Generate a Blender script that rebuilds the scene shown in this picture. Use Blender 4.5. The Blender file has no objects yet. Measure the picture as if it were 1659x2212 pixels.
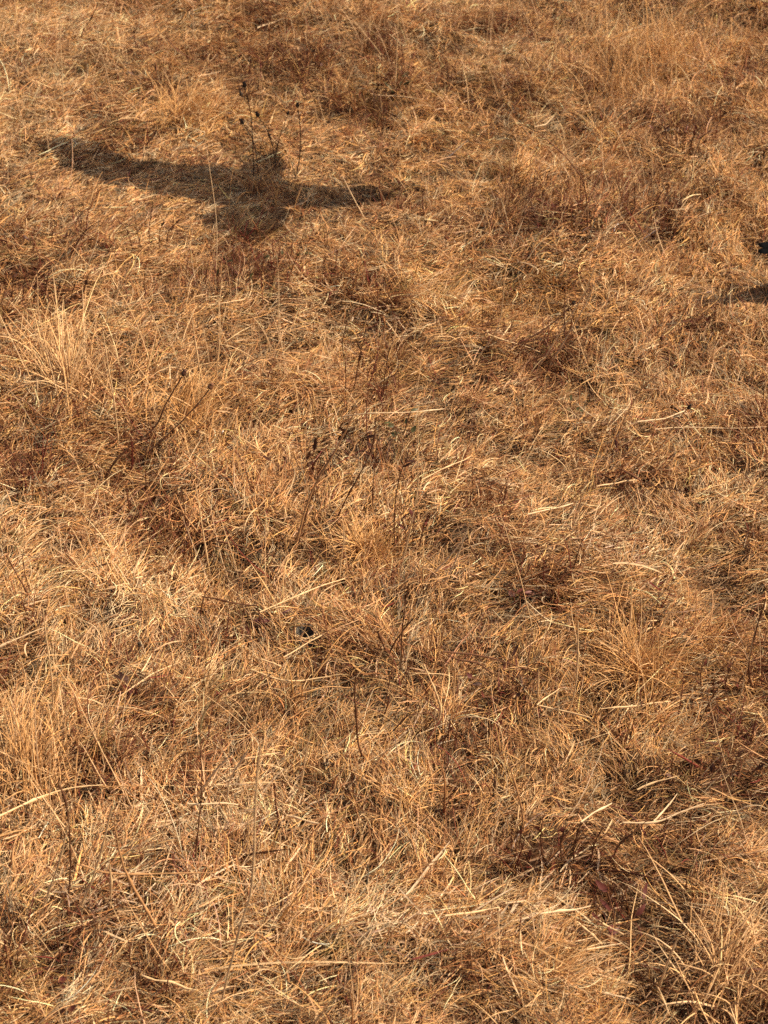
import bpy, bmesh, math, random
import numpy as np
from mathutils import Vector, Matrix

# ------------------------------------------------------------------ camera, sky, sun, exposure
SC = bpy.context.scene
COL = SC.collection
CAM_H = 1.60
PITCH = math.radians(43.0)
TV = math.tan(math.radians(37.0) / 2)
cam_d = bpy.data.cameras.new('camera')
cam = bpy.data.objects.new('camera', cam_d)
COL.objects.link(cam)
cam.location = (0, 0, CAM_H)
cam.rotation_euler = (math.pi / 2 - PITCH, 0, 0)
cam_d.sensor_fit = 'VERTICAL'
cam_d.sensor_height = 24.0
cam_d.lens = 12.0 / TV
cam_d.clip_start = 0.05
cam_d.clip_end = 1000
cam_d.dof.use_dof = True
cam_d.dof.focus_distance = 2.15
cam_d.dof.aperture_fstop = 6.3
SC.camera = cam

SUN_EL = math.radians(49.0)
SUN_AZ = math.radians(8.0)          # from +X turned towards +Y
TO_SUN = Vector((math.cos(SUN_EL) * math.cos(SUN_AZ), math.cos(SUN_EL) * math.sin(SUN_AZ), math.sin(SUN_EL)))
world = bpy.data.worlds.new('World')
SC.world = world
world.use_nodes = True
wn = world.node_tree
wn.nodes.clear()
sky = wn.nodes.new('ShaderNodeTexSky')
sky.sky_type = 'NISHITA'
sky.sun_disc = False
sky.sun_elevation = SUN_EL
sky.sun_rotation = math.pi / 2 - SUN_AZ
sky.dust_density = 6.0
sky.ozone_density = 0.2
bg = wn.nodes.new('ShaderNodeBackground')
bg.inputs['Strength'].default_value = 0.062
wo = wn.nodes.new('ShaderNodeOutputWorld')
wn.links.new(sky.outputs[0], bg.inputs[0])
wn.links.new(bg.outputs[0], wo.inputs[0])
sun_d = bpy.data.lights.new('sun', 'SUN')
sun_d.energy = 5.0
sun_d.angle = math.radians(0.53)
sun_d.color = (1.0, 0.82, 0.61)
sun = bpy.data.objects.new('sun', sun_d)
COL.objects.link(sun)
sun.location = TO_SUN * 20
sun.rotation_euler = TO_SUN.to_track_quat('Z', 'Y').to_euler()
SC.view_settings.view_transform = 'Standard'
SC.view_settings.look = 'None'
SC.view_settings.gamma = 1.0
SC.view_settings.exposure = 0.58
SC.render.engine = 'CYCLES'
SC.cycles.max_bounces = 6
SC.cycles.diffuse_bounces = 4
SC.cycles.transparent_max_bounces = 4
SC.cycles.use_denoising = False
SC.cycles_curves.shape = 'THICK'
SC.cycles_curves.subdivisions = 2

rng = np.random.default_rng(7)
random.seed(7)

# ------------------------------------------------------------------ noise and terrain
def vnoise(x, y, seed):
    r = np.random.default_rng(seed)
    T = r.random((256, 256))
    xi = np.floor(x).astype(int); yi = np.floor(y).astype(int)
    fx = x - xi; fy = y - yi
    fx = fx * fx * (3 - 2 * fx); fy = fy * fy * (3 - 2 * fy)
    a = T[xi & 255, yi & 255]; b = T[(xi + 1) & 255, yi & 255]
    c = T[xi & 255, (yi + 1) & 255]; d = T[(xi + 1) & 255, (yi + 1) & 255]
    return (a * (1 - fx) + b * fx) * (1 - fy) + (c * (1 - fx) + d * fx) * fy

def fbm(x, y, freq, seed, octv=3):
    s = 0.0; amp = 1.0; tot = 0.0
    for k in range(octv):
        s = s + amp * vnoise(x * freq + 37.3 * k + 500, y * freq + 11.7 * k + 500, seed + k)
        tot += amp; amp *= 0.5; freq *= 2.1
    return s / tot * 2 - 1          # -1..1

def terrain(x, y):
    x = np.asarray(x, float); y = np.asarray(y, float)
    near = np.exp(-((x / 9) ** 2 + ((y - 2) / 9) ** 2))
    calm = 1 - 0.85 * np.exp(-(((x + 0.33) / 0.42) ** 2 + ((y - 2.60) / 0.24) ** 2) ** 1.5)
    return near * calm * (0.030 * fbm(x, y, 2.4, 11, 2) + 0.030 * fbm(x, y, 7.5, 21, 2)) + (1 - near) * 0.10 * fbm(x, y, 0.12, 31, 2)

def th(x, y):
    return float(terrain(np.array([x]), np.array([y]))[0])

CP, SP = math.cos(PITCH), math.sin(PITCH)
def ray(px, py):                     # direction of the sight line through a point of the photo (1659 x 2212 grid)
    u = (px / 1659 - 0.5) * 2 * TV * 0.75
    v = (0.5 - py / 2212) * 2 * TV
    return Vector((u, CP + v * SP, -SP + v * CP))

def on_ground(px, py, lift=0.0):
    d = ray(px, py)
    z = 0.0
    for _ in range(8):
        t = (CAM_H - z) / -d.z
        p = Vector((0, 0, CAM_H)) + d * t
        z = 0.5 * z + 0.5 * (th(p.x, p.y) + lift)
    p.z = th(p.x, p.y) + lift
    return p

def in_plane(px, py, base, height_ratio=0.0):   # where the sight line meets the upright plane through base leaning back by height_ratio
    d = ray(px, py)
    # y = base.y + k (z - base.z)
    k = height_ratio
    t = (base.y + k * (CAM_H - base.z)) / (d.y - k * d.z)
    return Vector((0, 0, CAM_H)) + d * t

def to_px(x, y, z):                  # numpy: where a point falls in the photo
    dx = x; dy = y; dz = z - CAM_H
    depth = dy * CP - dz * SP
    up = dy * SP + dz * CP
    depth = np.maximum(depth, 1e-3)
    return (dx / depth / (2 * TV * 0.75) + 0.5) * 1659, (0.5 - up / depth / (2 * TV)) * 2212

# ------------------------------------------------------------------ materials
def mat(name, rgb, rough=0.7, var=0.25, scale=60.0, spec=0.3, transl=0.0, attr=None, bump=0.0):
    m = bpy.data.materials.new(name)
    m.use_nodes = True
    nt = m.node_tree; nt.nodes.clear()
    out = nt.nodes.new('ShaderNodeOutputMaterial')
    p = nt.nodes.new('ShaderNodeBsdfPrincipled')
    p.inputs['Roughness'].default_value = rough
    p.inputs['Specular IOR Level'].default_value = spec
    tc = nt.nodes.new('ShaderNodeTexCoord')
    no = nt.nodes.new('ShaderNodeTexNoise')
    no.inputs['Scale'].default_value = scale
    no.inputs['Detail'].default_value = 4
    nt.links.new(tc.outputs['Object'], no.inputs['Vector'])
    mp = nt.nodes.new('ShaderNodeMapRange')
    mp.inputs['From Min'].default_value = 0.25; mp.inputs['From Max'].default_value = 0.75
    mp.inputs['To Min'].default_value = 1 - var; mp.inputs['To Max'].default_value = 1 + var
    nt.links.new(no.outputs['Fac'], mp.inputs['Value'])
    mx = nt.nodes.new('ShaderNodeMix'); mx.data_type = 'RGBA'; mx.blend_type = 'MULTIPLY'
    mx.inputs[0].default_value = 1.0
    if attr:
        at = nt.nodes.new('ShaderNodeAttribute'); at.attribute_name = attr
        nt.links.new(at.outputs['Color'], mx.inputs[6])
    else:
        mx.inputs[6].default_value = (*rgb, 1)
    nt.links.new(mp.outputs[0], mx.inputs[7])
    nt.links.new(mx.outputs[2], p.inputs['Base Color'])
    if bump:
        bn = nt.nodes.new('ShaderNodeBump'); bn.inputs['Strength'].default_value = bump
        bn.inputs['Distance'].default_value = 0.004
        nt.links.new(no.outputs['Fac'], bn.inputs['Height'])
        nt.links.new(bn.outputs[0], p.inputs['Normal'])
    if transl:
        tr = nt.nodes.new('ShaderNodeBsdfTranslucent')
        nt.links.new(mx.outputs[2], tr.inputs['Color'])
        ms = nt.nodes.new('ShaderNodeMixShader'); ms.inputs[0].default_value = transl
        nt.links.new(p.outputs[0], ms.inputs[1]); nt.links.new(tr.outputs[0], ms.inputs[2])
        nt.links.new(ms.outputs[0], out.inputs['Surface'])
    else:
        nt.links.new(p.outputs[0], out.inputs['Surface'])
    return m

M_blade = mat('dry_blade', (1, 1, 1), 0.5, 0.12, 90, 0.22, 0.0, 'col')
M_straw = mat('flat_straw', (1, 1, 1), 0.42, 0.18, 120, 0.4, 0.22, 'col')
M_stalk = mat('pale_stalk', (0.74, 0.51, 0.27), 0.45, 0.2, 80, 0.35)
M_white = mat('bleached_stalk', (0.68, 0.49, 0.29), 0.45, 0.15, 80, 0.35)
M_tan = mat('tan_stalk', (0.46, 0.25, 0.11), 0.55, 0.25, 80)
M_brown = mat('brown_stem', (0.14, 0.060, 0.028), 0.65, 0.35, 120)
M_dark = mat('dark_stem', (0.075, 0.040, 0.022), 0.7, 0.4, 120)
M_head = mat('seed_head', (0.04, 0.026, 0.016), 0.85, 0.4, 300, bump=0.6)
M_redleaf = mat('red_leaf', (0.13, 0.034, 0.024), 0.55, 0.35, 60, 0.4, 0.15)
M_brownleaf = mat('brown_leaf', (0.075, 0.03, 0.018), 0.6, 0.4, 60, 0.35, 0.1)
M_greenleaf = mat('olive_leaf', (0.075, 0.075, 0.025), 0.5, 0.35, 60, 0.4, 0.15)
M_black = mat('black_plumage', (0.004, 0.004, 0.0045), 0.75, 0.4, 90, 0.06)
M_beak = mat('black_beak', (0.02, 0.02, 0.02), 0.3, 0.2, 90, 0.5)
M_pit = mat('grey_soil', (0.11, 0.098, 0.085), 0.95, 0.4, 220, 0.1, bump=0.8)
M_stone = mat('grey_stone', (0.10, 0.09, 0.085), 0.9, 0.3, 120, 0.2, bump=0.6)

def ground_mat():
    m = bpy.data.materials.new('dry_soil_and_duff')
    m.use_nodes = True
    nt = m.node_tree; nt.nodes.clear()
    out = nt.nodes.new('ShaderNodeOutputMaterial')
    p = nt.nodes.new('ShaderNodeBsdfPrincipled'); p.inputs['Roughness'].default_value = 0.95
    p.inputs['Specular IOR Level'].default_value = 0.1
    tc = nt.nodes.new('ShaderNodeTexCoord')
    n1 = nt.nodes.new('ShaderNodeTexNoise'); n1.inputs['Scale'].default_value = 45; n1.inputs['Detail'].default_value = 8
    n2 = nt.nodes.new('ShaderNodeTexNoise'); n2.inputs['Scale'].default_value = 2.2; n2.inputs['Detail'].default_value = 5
    for n in (n1, n2): nt.links.new(tc.outputs['Object'], n.inputs['Vector'])
    r1 = nt.nodes.new('ShaderNodeValToRGB')
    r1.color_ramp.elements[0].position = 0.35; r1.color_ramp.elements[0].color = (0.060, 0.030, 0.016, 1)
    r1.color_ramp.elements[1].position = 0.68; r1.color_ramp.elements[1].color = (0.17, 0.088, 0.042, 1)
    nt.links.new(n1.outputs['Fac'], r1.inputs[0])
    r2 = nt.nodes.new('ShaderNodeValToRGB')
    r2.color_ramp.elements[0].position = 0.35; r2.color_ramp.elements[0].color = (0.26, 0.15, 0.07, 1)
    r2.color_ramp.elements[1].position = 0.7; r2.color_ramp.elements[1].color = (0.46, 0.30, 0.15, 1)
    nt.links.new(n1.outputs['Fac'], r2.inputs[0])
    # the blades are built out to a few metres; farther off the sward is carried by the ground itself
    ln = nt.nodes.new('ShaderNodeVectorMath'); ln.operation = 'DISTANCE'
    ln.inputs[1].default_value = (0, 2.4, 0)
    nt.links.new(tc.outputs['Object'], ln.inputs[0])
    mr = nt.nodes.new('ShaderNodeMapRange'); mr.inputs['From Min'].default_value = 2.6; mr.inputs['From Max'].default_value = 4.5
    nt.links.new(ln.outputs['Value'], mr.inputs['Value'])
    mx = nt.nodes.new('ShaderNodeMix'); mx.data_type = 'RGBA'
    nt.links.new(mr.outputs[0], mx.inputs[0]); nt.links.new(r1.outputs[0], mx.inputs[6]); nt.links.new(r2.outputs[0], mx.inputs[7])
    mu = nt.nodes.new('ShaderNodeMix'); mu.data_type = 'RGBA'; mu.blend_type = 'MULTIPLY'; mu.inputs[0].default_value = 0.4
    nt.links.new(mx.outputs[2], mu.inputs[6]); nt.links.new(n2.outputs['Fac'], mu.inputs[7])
    nt.links.new(mu.outputs[2], p.inputs['Base Color'])
    b = nt.nodes.new('ShaderNodeBump'); b.inputs['Strength'].default_value = 0.9; b.inputs['Distance'].default_value = 0.01
    nt.links.new(n1.outputs['Fac'], b.inputs['Height']); nt.links.new(b.outputs[0], p.inputs['Normal'])
    nt.links.new(p.outputs[0], out.inputs['Surface'])
    return m

# ------------------------------------------------------------------ helpers
def link(name, me, m, parent=None):
    o = bpy.data.objects.new(name, me)
    COL.objects.link(o)
    if m is not None: me.materials.append(m)
    if parent is not None:
        o.parent = parent
    return o

def tag(o, label=None, cat=None, group=None, kind=None):
    if label: o['label'] = label
    if cat: o['category'] = cat
    if group: o['group'] = group
    if kind: o['kind'] = kind
    return o

def empty(name, loc):
    o = bpy.data.objects.new(name, None)
    COL.objects.link(o)
    o.location = loc
    o.empty_display_size = 0.02
    return o

def mesh_np(name, V, F, smooth=True):
    me = bpy.data.meshes.new(name)
    V = np.asarray(V, np.float32); F = np.asarray(F, np.int32)
    me.vertices.add(len(V)); me.vertices.foreach_set('co', V.ravel())
    k = F.shape[1]
    me.loops.add(F.size); me.loops.foreach_set('vertex_index', F.ravel())
    me.polygons.add(len(F))
    me.polygons.foreach_set('loop_start', np.arange(0, F.size, k, dtype=np.int32))
    me.polygons.foreach_set('use_smooth', np.full(len(F), smooth))
    me.update(calc_edges=True)
    return me

# ------------------------------------------------------------------ burrow position (needed by ground and grass)
HOLE = on_ground(659, 1366, 0.022)
HOLE_R = 0.0125

# ------------------------------------------------------------------ ground: one sheet to the horizon
def axis(c, fine, n, far):
    a = np.linspace(-fine, fine, n)
    step = a[1] - a[0]
    ext = []; v = fine; s = step
    while v < far:
        s *= 1.22; v += s; ext.append(v)
    ext = np.array(ext)
    return np.concatenate([-ext[::-1], a, ext]) + c
gx = axis(0, 2.4, 250, 300); gy = axis(2.5, 2.5, 260, 300)
GX, GY = np.meshgrid(gx, gy, indexing='ij')
GZ = terrain(GX, GY)
nx, ny = GX.shape
idx = np.arange(nx * ny).reshape(nx, ny)
F = np.stack([idx[:-1, :-1], idx[1:, :-1], idx[1:, 1:], idx[:-1, 1:]], -1).reshape(-1, 4)
gme = mesh_np('ground', np.stack([GX, GY, GZ], -1).reshape(-1, 3), F)
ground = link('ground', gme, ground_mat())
tag(ground, kind='structure')

# terrain lookup for many points
LX = np.linspace(-3.2, 3.2, 640); LY = np.linspace(-0.6, 6.2, 680)
LZ = terrain(*np.meshgrid(LX, LY, indexing='ij'))
def tz(x, y):
    fx = np.clip((x + 3.2) / 6.4 * 639, 0, 638.99); fy = np.clip((y + 0.6) / 6.8 * 679, 0, 678.99)
    i = fx.astype(int); j = fy.astype(int); a = fx - i; b = fy - j
    return (LZ[i, j] * (1 - a) + LZ[i + 1, j] * a) * (1 - b) + (LZ[i, j + 1] * (1 - a) + LZ[i + 1, j + 1] * a) * b

# ------------------------------------------------------------------ what grows where (patches of the meadow)
#   (px, py, rx, ry, strength) in the photo's grid, turned into ground positions through to_px
BROWN = [(60, 640, 130, 55, 1), (20, 560, 70, 60, .7), (600, 140, 170, 32, .8), (430, 95, 110, 25, .5), (760, 105, 90, 22, .6), (600, 600, 100, 25, .5),
         (1480, 285, 75, 25, 1), (1180, 770, 110, 35, .7), (1290, 250, 60, 25, .4), (1120, 500, 110, 45, .5), (640, 1030, 45, 35, .9),
         (1395, 480, 60, 30, .8), (1490, 690, 50, 22, .8), (340, 200, 60, 20, .5), (120, 540, 50, 14, .9), (1000, 45, 70, 14, .6), (1560, 200, 60, 30, .4),
         (430, 1180, 60, 30, .7), (1165, 1265, 95, 38, .6), (940, 1430, 170, 45, .8), (1090, 1490, 80, 30, .9), (1560, 1660, 150, 60, .8),
         (1220, 1850, 200, 50, .65), (330, 1525, 60, 30, .8), (210, 1640, 90, 25, .6), (130, 2080, 110, 40, .8), (420, 1650, 50, 70, .6),
         (800, 860, 100, 30, .6), (870, 1160, 70, 30, .6), (1340, 1020, 60, 28, .6), (1600, 1180, 60, 30, .4), (700, 560, 70, 18, .5),
         (860, 620, 60, 25, .5), (1540, 1480, 80, 60, .6), (220, 1160, 70, 40, .4), (50, 980, 80, 60, .5), (330, 640, 90, 40, .5),
         (1100, 2010, 120, 25, .5), (1640, 1480, 30, 45, .9), (1350, 2010, 80, 40, .5), (1480, 780, 80, 40, .3), (620, 1000, 40, 20, .5)]
PALE = [(480, 1755, 190, 45, 1), (750, 700, 220, 28, .8), (860, 1610, 60, 15, .8), (1455, 280, 40, 6, .9), (300, 1350, 260, 90, .5), (1330, 1170, 150, 60, .5),
        (120, 1200, 130, 100, .6), (60, 1330, 100, 60, .5), (870, 1985, 150, 30, .6), (1100, 1960, 160, 20, .6), (560, 640, 160, 16, .5),
        (1450, 860, 130, 60, .3), (150, 100, 180, 60, .4), (1300, 2130, 220, 50, .4), (1620, 2050, 80, 100, .5), (700, 960, 200, 30, .3), (1180, 260, 60, 10, .6)]
YELLOW = [(400, 250, 120, 28, 1), (790, 1190, 62, 30, 1), (1370, 1455, 120, 45, .8), (1350, 130, 150, 70, .7), (350, 880, 160, 50, .6), (1080, 640, 160, 40, .4),
          (1300, 1370, 200, 60, .3), (1050, 400, 160, 50, .4), (900, 760, 120, 40, .3), (470, 700, 90, 40, .5), (1480, 540, 130, 40, .4), (700, 1080, 100, 30, .2)]
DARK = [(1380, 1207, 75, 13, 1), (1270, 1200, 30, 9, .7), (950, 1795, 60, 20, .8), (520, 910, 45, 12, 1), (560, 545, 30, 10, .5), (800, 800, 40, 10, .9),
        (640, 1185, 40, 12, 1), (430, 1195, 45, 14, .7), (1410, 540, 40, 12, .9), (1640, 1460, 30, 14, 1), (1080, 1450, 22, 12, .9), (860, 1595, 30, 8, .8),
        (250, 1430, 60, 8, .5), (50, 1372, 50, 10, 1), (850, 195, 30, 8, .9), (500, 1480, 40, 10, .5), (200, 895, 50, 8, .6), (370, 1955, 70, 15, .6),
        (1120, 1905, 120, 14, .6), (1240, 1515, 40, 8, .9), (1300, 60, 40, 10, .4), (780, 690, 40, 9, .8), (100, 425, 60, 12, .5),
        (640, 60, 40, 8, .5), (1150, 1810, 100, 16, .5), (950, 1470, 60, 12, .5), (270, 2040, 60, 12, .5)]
def patch(lst, px, py):
    s = np.zeros_like(px)
    for (cx, cy, rx, ry, k) in lst:
        d = ((px - cx) / (rx * 1.0)) ** 2 + ((py - cy) / (ry * 1.05)) ** 2
        s = np.maximum(s, k * np.exp(-d ** 1.3 * 0.8))
    return s
# fields on a lookup grid, so that they cost little per blade
FX, FY = np.meshgrid(LX, LY, indexing='ij')
ppx, ppy = to_px(FX, FY, LZ + 0.02)
ppx = ppx + 26 * fbm(FX, FY, 14, 401, 2); ppy = ppy + 14 * fbm(FX, FY, 14, 411, 2)
inside = (ppx > -60) & (ppx < 1720) & (ppy > -60) & (ppy < 2270)
def grid(a): return a.astype(np.float32)
breakup = np.clip(0.62 + 1.5 * fbm(FX, FY, 13, 181, 3), 0, 1.25)
G_brown = grid(np.where(inside, patch(BROWN, ppx, ppy), 0) * breakup + 0.6 * np.clip(fbm(FX, FY, 11, 101, 3) * 3.0 - .55, 0, 1) + np.where(inside, 0, 0.5 * np.clip(fbm(FX, FY, 3, 105, 2) * 3 - .2, 0, 1)))
G_pale = grid(np.where(inside, patch(PALE, ppx, ppy), 0) + 0.35 * np.clip(fbm(FX, FY, 4, 111, 3) * 2 - .2, 0, 1))
G_yel = grid(np.where(inside, patch(YELLOW, ppx, ppy), 0) + 0.35 * np.clip(fbm(FX, FY, 4, 121, 3) * 2 - .2, 0, 1))
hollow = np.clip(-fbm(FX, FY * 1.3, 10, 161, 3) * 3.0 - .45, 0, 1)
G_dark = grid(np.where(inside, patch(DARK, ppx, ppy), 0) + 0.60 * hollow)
G_size = grid(fbm(FX, FY, 3.5, 171, 3) * 1.5)
STAND = [(150, 850, 120, 80, 1), (60, 2020, 90, 70, .8), (250, 1800, 80, 60, .6), (340, 840, 170, 90, 1), (1360, 140, 170, 110, 1), (560, 400, 120, 30, .7), (1000, 470, 200, 60, .4), (1270, 480, 250, 80, .4), (110, 1640, 120, 90, .8), (1330, 870, 130, 60, .4),
         (1560, 620, 120, 60, .4), (1400, 1420, 130, 70, .8), (130, 1900, 140, 90, .6), (560, 1680, 90, 80, .5), (760, 110, 60, 60, .4), (130, 200, 120, 90, .3), (1240, 830, 100, 60, .4), (460, 760, 120, 70, .8)]
G_stand = grid(np.where(inside, patch(STAND, ppx, ppy), 0))
G_flow = grid(2.2 * fbm(FX, FY, 1.6, 141, 2) + 1.5 * fbm(FX, FY, 7, 151, 2) + 0.25)
TRIM = [(480, 385, 420, 95, 1), (1590, 640, 110, 40, 1), (1645, 570, 50, 40, 1)]
LITTER = [(480, 1755, 190, 50, 1), (1020, 1985, 260, 45, 1), (750, 700, 200, 26, .7), (860, 1610, 80, 20, .8), (1350, 1180, 130, 40, .7), (240, 1930, 200, 60, .7), (1250, 1900, 200, 60, .6)]
G_trim = grid(np.where(inside, np.clip(patch(TRIM, ppx, ppy) * 1.6, 0, 1), 0)); G_litter = grid(np.where(inside, patch(LITTER, ppx, ppy), 0))
G_H = grid(np.clip(0.027 + 0.040 * fbm(FX, FY * 1.3, 10, 161, 3), 0.004, 0.065) * (1 - .72 * G_trim) * (1 - .5 * G_litter))
def look(G, x, y):
    i = np.clip((x + 3.2) / 6.4 * 639 + .5, 0, 639).astype(int); j = np.clip((y + 0.6) / 6.8 * 679 + .5, 0, 679).astype(int)
    return G[i, j]

# ------------------------------------------------------------------ blades
def grow(x, y, z0, az, L, e0, e1, curl, K, zmin, kink=0.0):
    n = len(x)
    t = np.linspace(0, 1, K)[None, :]
    el = e0[:, None] + (e1 - e0)[:, None] * t ** 1.3
    wob = rng.normal(0, 0.07, (n, K)).cumsum(1)
    a = az[:, None] + curl[:, None] * t + wob
    el = el + rng.normal(0, 0.05, (n, K)).cumsum(1)
    st = (L / (K - 1))[:, None]
    X = x[:, None] + np.concatenate([np.zeros((n, 1)), np.cumsum(np.cos(el[:, :-1]) * np.cos(a[:, :-1]) * st, 1)], 1)
    Y = y[:, None] + np.concatenate([np.zeros((n, 1)), np.cumsum(np.cos(el[:, :-1]) * np.sin(a[:, :-1]) * st, 1)], 1)
    Z = (tz(x, y) + z0)[:, None] + np.concatenate([np.zeros((n, 1)), np.cumsum(np.sin(el[:, :-1]) * st, 1)], 1)
    g = tz(X, Y) + zmin[:, None]
    soft = 0.006
    Z = np.where(Z < g + soft, g + soft * np.exp(np.clip((Z - g - soft) / soft, -20, 0)), Z)
    return np.stack([X, Y, Z], -1).astype(np.float32)

PAL = np.array([[0.60, 0.350, 0.158],   # straw
                [0.77, 0.54, 0.31],    # pale
                [0.62, 0.345, 0.130],   # ochre
                [0.35, 0.160, 0.065],   # tan brown
                [0.42, 0.265, 0.145],   # greyish
                [0.13, 0.046, 0.024],   # dark brown
                [0.17, 0.036, 0.028]])  # reddish
PAL = PAL * [1.0, 0.985, 0.955]
def colours(x, y, bright=1.0):
    n = len(x)
    br = np.clip(look(G_brown, x, y), 0, 1.2); pa = np.clip(look(G_pale, x, y), 0, 1); ye = np.clip(look(G_yel, x, y), 0, 1); da = look(G_dark, x, y)
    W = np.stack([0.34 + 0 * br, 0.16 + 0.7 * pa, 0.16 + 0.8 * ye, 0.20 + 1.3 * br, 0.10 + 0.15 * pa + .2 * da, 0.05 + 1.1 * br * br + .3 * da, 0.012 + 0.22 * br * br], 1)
    W /= W.sum(1, keepdims=True)
    c = W.cumsum(1); r = rng.random((n, 1))
    k = np.minimum((r > c).sum(1), 6)
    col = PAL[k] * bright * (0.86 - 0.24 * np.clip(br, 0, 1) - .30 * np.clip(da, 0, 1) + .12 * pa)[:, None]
    col = col * np.exp(rng.normal(0, 0.16, (n, 1))) * (1 + rng.normal(0, 0.03, (n, 3)))
    return np.clip(col, 0.01, 0.86)

def in_frame(x, y, m):
    px, py = to_px(x, y, np.zeros_like(x))
    return (px > -m) & (px < 1659 + m) & (py > -m * 1.1) & (py < 2212 + m * 1.6)

def scatter(n_m2, inner=True):
    if inner:
        A = 2.2 * 3.4
        n = int(n_m2 * A)
        x = rng.uniform(-1.1, 1.1, n); y = rng.uniform(0.65, 4.05, n)
        k = in_frame(x, y, 90)
    else:
        n = int(n_m2 * 5.6 * 5.6)
        x = rng.uniform(-2.8, 2.8, n); y = rng.uniform(-0.1, 5.5, n)
        k = ~in_frame(x, y, 90)
    return x[k], y[k]

TIPV = np.array(on_ground(1533, 637, .025) + TO_SUN * .121, np.float32)
def hole_clear(P):                   # blades that would cross the mouth of the burrow are dropped
    d = P - np.array(HOLE, np.float32)
    s = d[..., 2] / 0.85
    ax = d[..., 0]; ay = d[..., 1] + s * 0.9
    bad = ((ax / 0.0120) ** 2 + (ay / 0.0125) ** 2 < 1) & (d[..., 2] > -0.01)
    bad = bad.any(1) & (rng.random(len(P)) > .04)
    q = P - TIPV                         # stiff blades standing against the skimming wing are pushed aside by it
    bad |= ((np.abs(q[..., 0] - .05) < .07) & (q[..., 1] < .02) & (q[..., 1] > -.09) & (q[..., 2] > -.012 + q[..., 1] * .65 * .9)).any(1)
    return ~bad

curve_sets = []
def thatch(dens, inner, wmul=1.0, K=7, per=9):
    # blades lie in combed wisps: each wisp shares its course, its colour and its lie
    cx, cy = scatter(dens / per, inner)
    m = rng.poisson(per, len(cx)); i = np.repeat(np.arange(len(cx)), m); n = len(i)
    cda = np.clip(look(G_dark, cx, cy), 0, 1)
    caz = look(G_flow, cx, cy) + rng.normal(0, 0.55, len(cx)) + np.where(rng.random(len(cx)) < .15, rng.uniform(-1.6, 1.6, len(cx)), 0) + np.where(rng.random(len(cx)) < .35, math.pi, 0)
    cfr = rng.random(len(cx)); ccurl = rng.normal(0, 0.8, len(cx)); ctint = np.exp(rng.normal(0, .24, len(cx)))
    off = rng.normal(0, 1, (n, 2)) * [0.011, 0.0045]
    ca, sa = np.cos(caz[i]), np.sin(caz[i])
    x = cx[i] + off[:, 0] * ca - off[:, 1] * sa; y = cy[i] + off[:, 0] * sa + off[:, 1] * ca
    da = np.clip(look(G_dark, x, y), 0, 1); br = np.clip(look(G_brown, x, y), 0, 1)
    keep = rng.random(n) > da * 0.80 + br * 0.15
    x, y, da, i = x[keep], y[keep], da[keep], i[keep]; n = len(x)
    H = look(G_H, x, y) * (1 - 0.6 * da)
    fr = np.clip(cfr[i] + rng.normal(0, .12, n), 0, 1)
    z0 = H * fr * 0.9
    az = caz[i] + rng.normal(0, 0.27, n)
    L = np.clip(np.exp(rng.normal(math.log(0.029), 0.42, n)), 0.010, 0.09) * (1 - .45 * da)
    e0 = np.abs(rng.normal(0, 0.30, n)) * (0.3 + fr) + 0.03
    up = rng.random(n) < 0.05
    e0 = np.where(up, rng.uniform(.6, 1.4, n), e0)
    e1 = e0 - np.abs(rng.normal(0.5, 0.5, n))
    curl = ccurl[i] + rng.normal(0, 0.45, n)
    sz = look(G_size, x, y); L = L * np.exp(.2 * sz) * (1 - .3 * look(G_trim, x, y)); e0 = e0 * (1 - .5 * look(G_trim, x, y))
    P = grow(x, y, z0, az, L, e0, e1, curl, K, H * fr * 0.75 + 0.001)
    w = np.exp(rng.normal(math.log(0.00044), 0.30, n) + .22 * sz) * wmul * np.clip(.72 + .28 * (y - .9) / .8, .72, 1.05)
    c = colours(x, y)
    gr = (rng.random(len(cx)) < .02)[i][:, None]
    c = np.where(gr, np.array([.19, .135, .05]), c)                     # a few wisps still olive
    gy = (rng.random(len(cx)) < .10)[i][:, None]
    c = np.where(gy, c.mean(1, keepdims=True) * np.array([1.30, 1.0, .62]), c)   # weathered grey ones
    curve_sets.append((P, w, np.clip(c * (ctint[i] * (.68 + .48 * fr))[:, None], .01, .86)))

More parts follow.
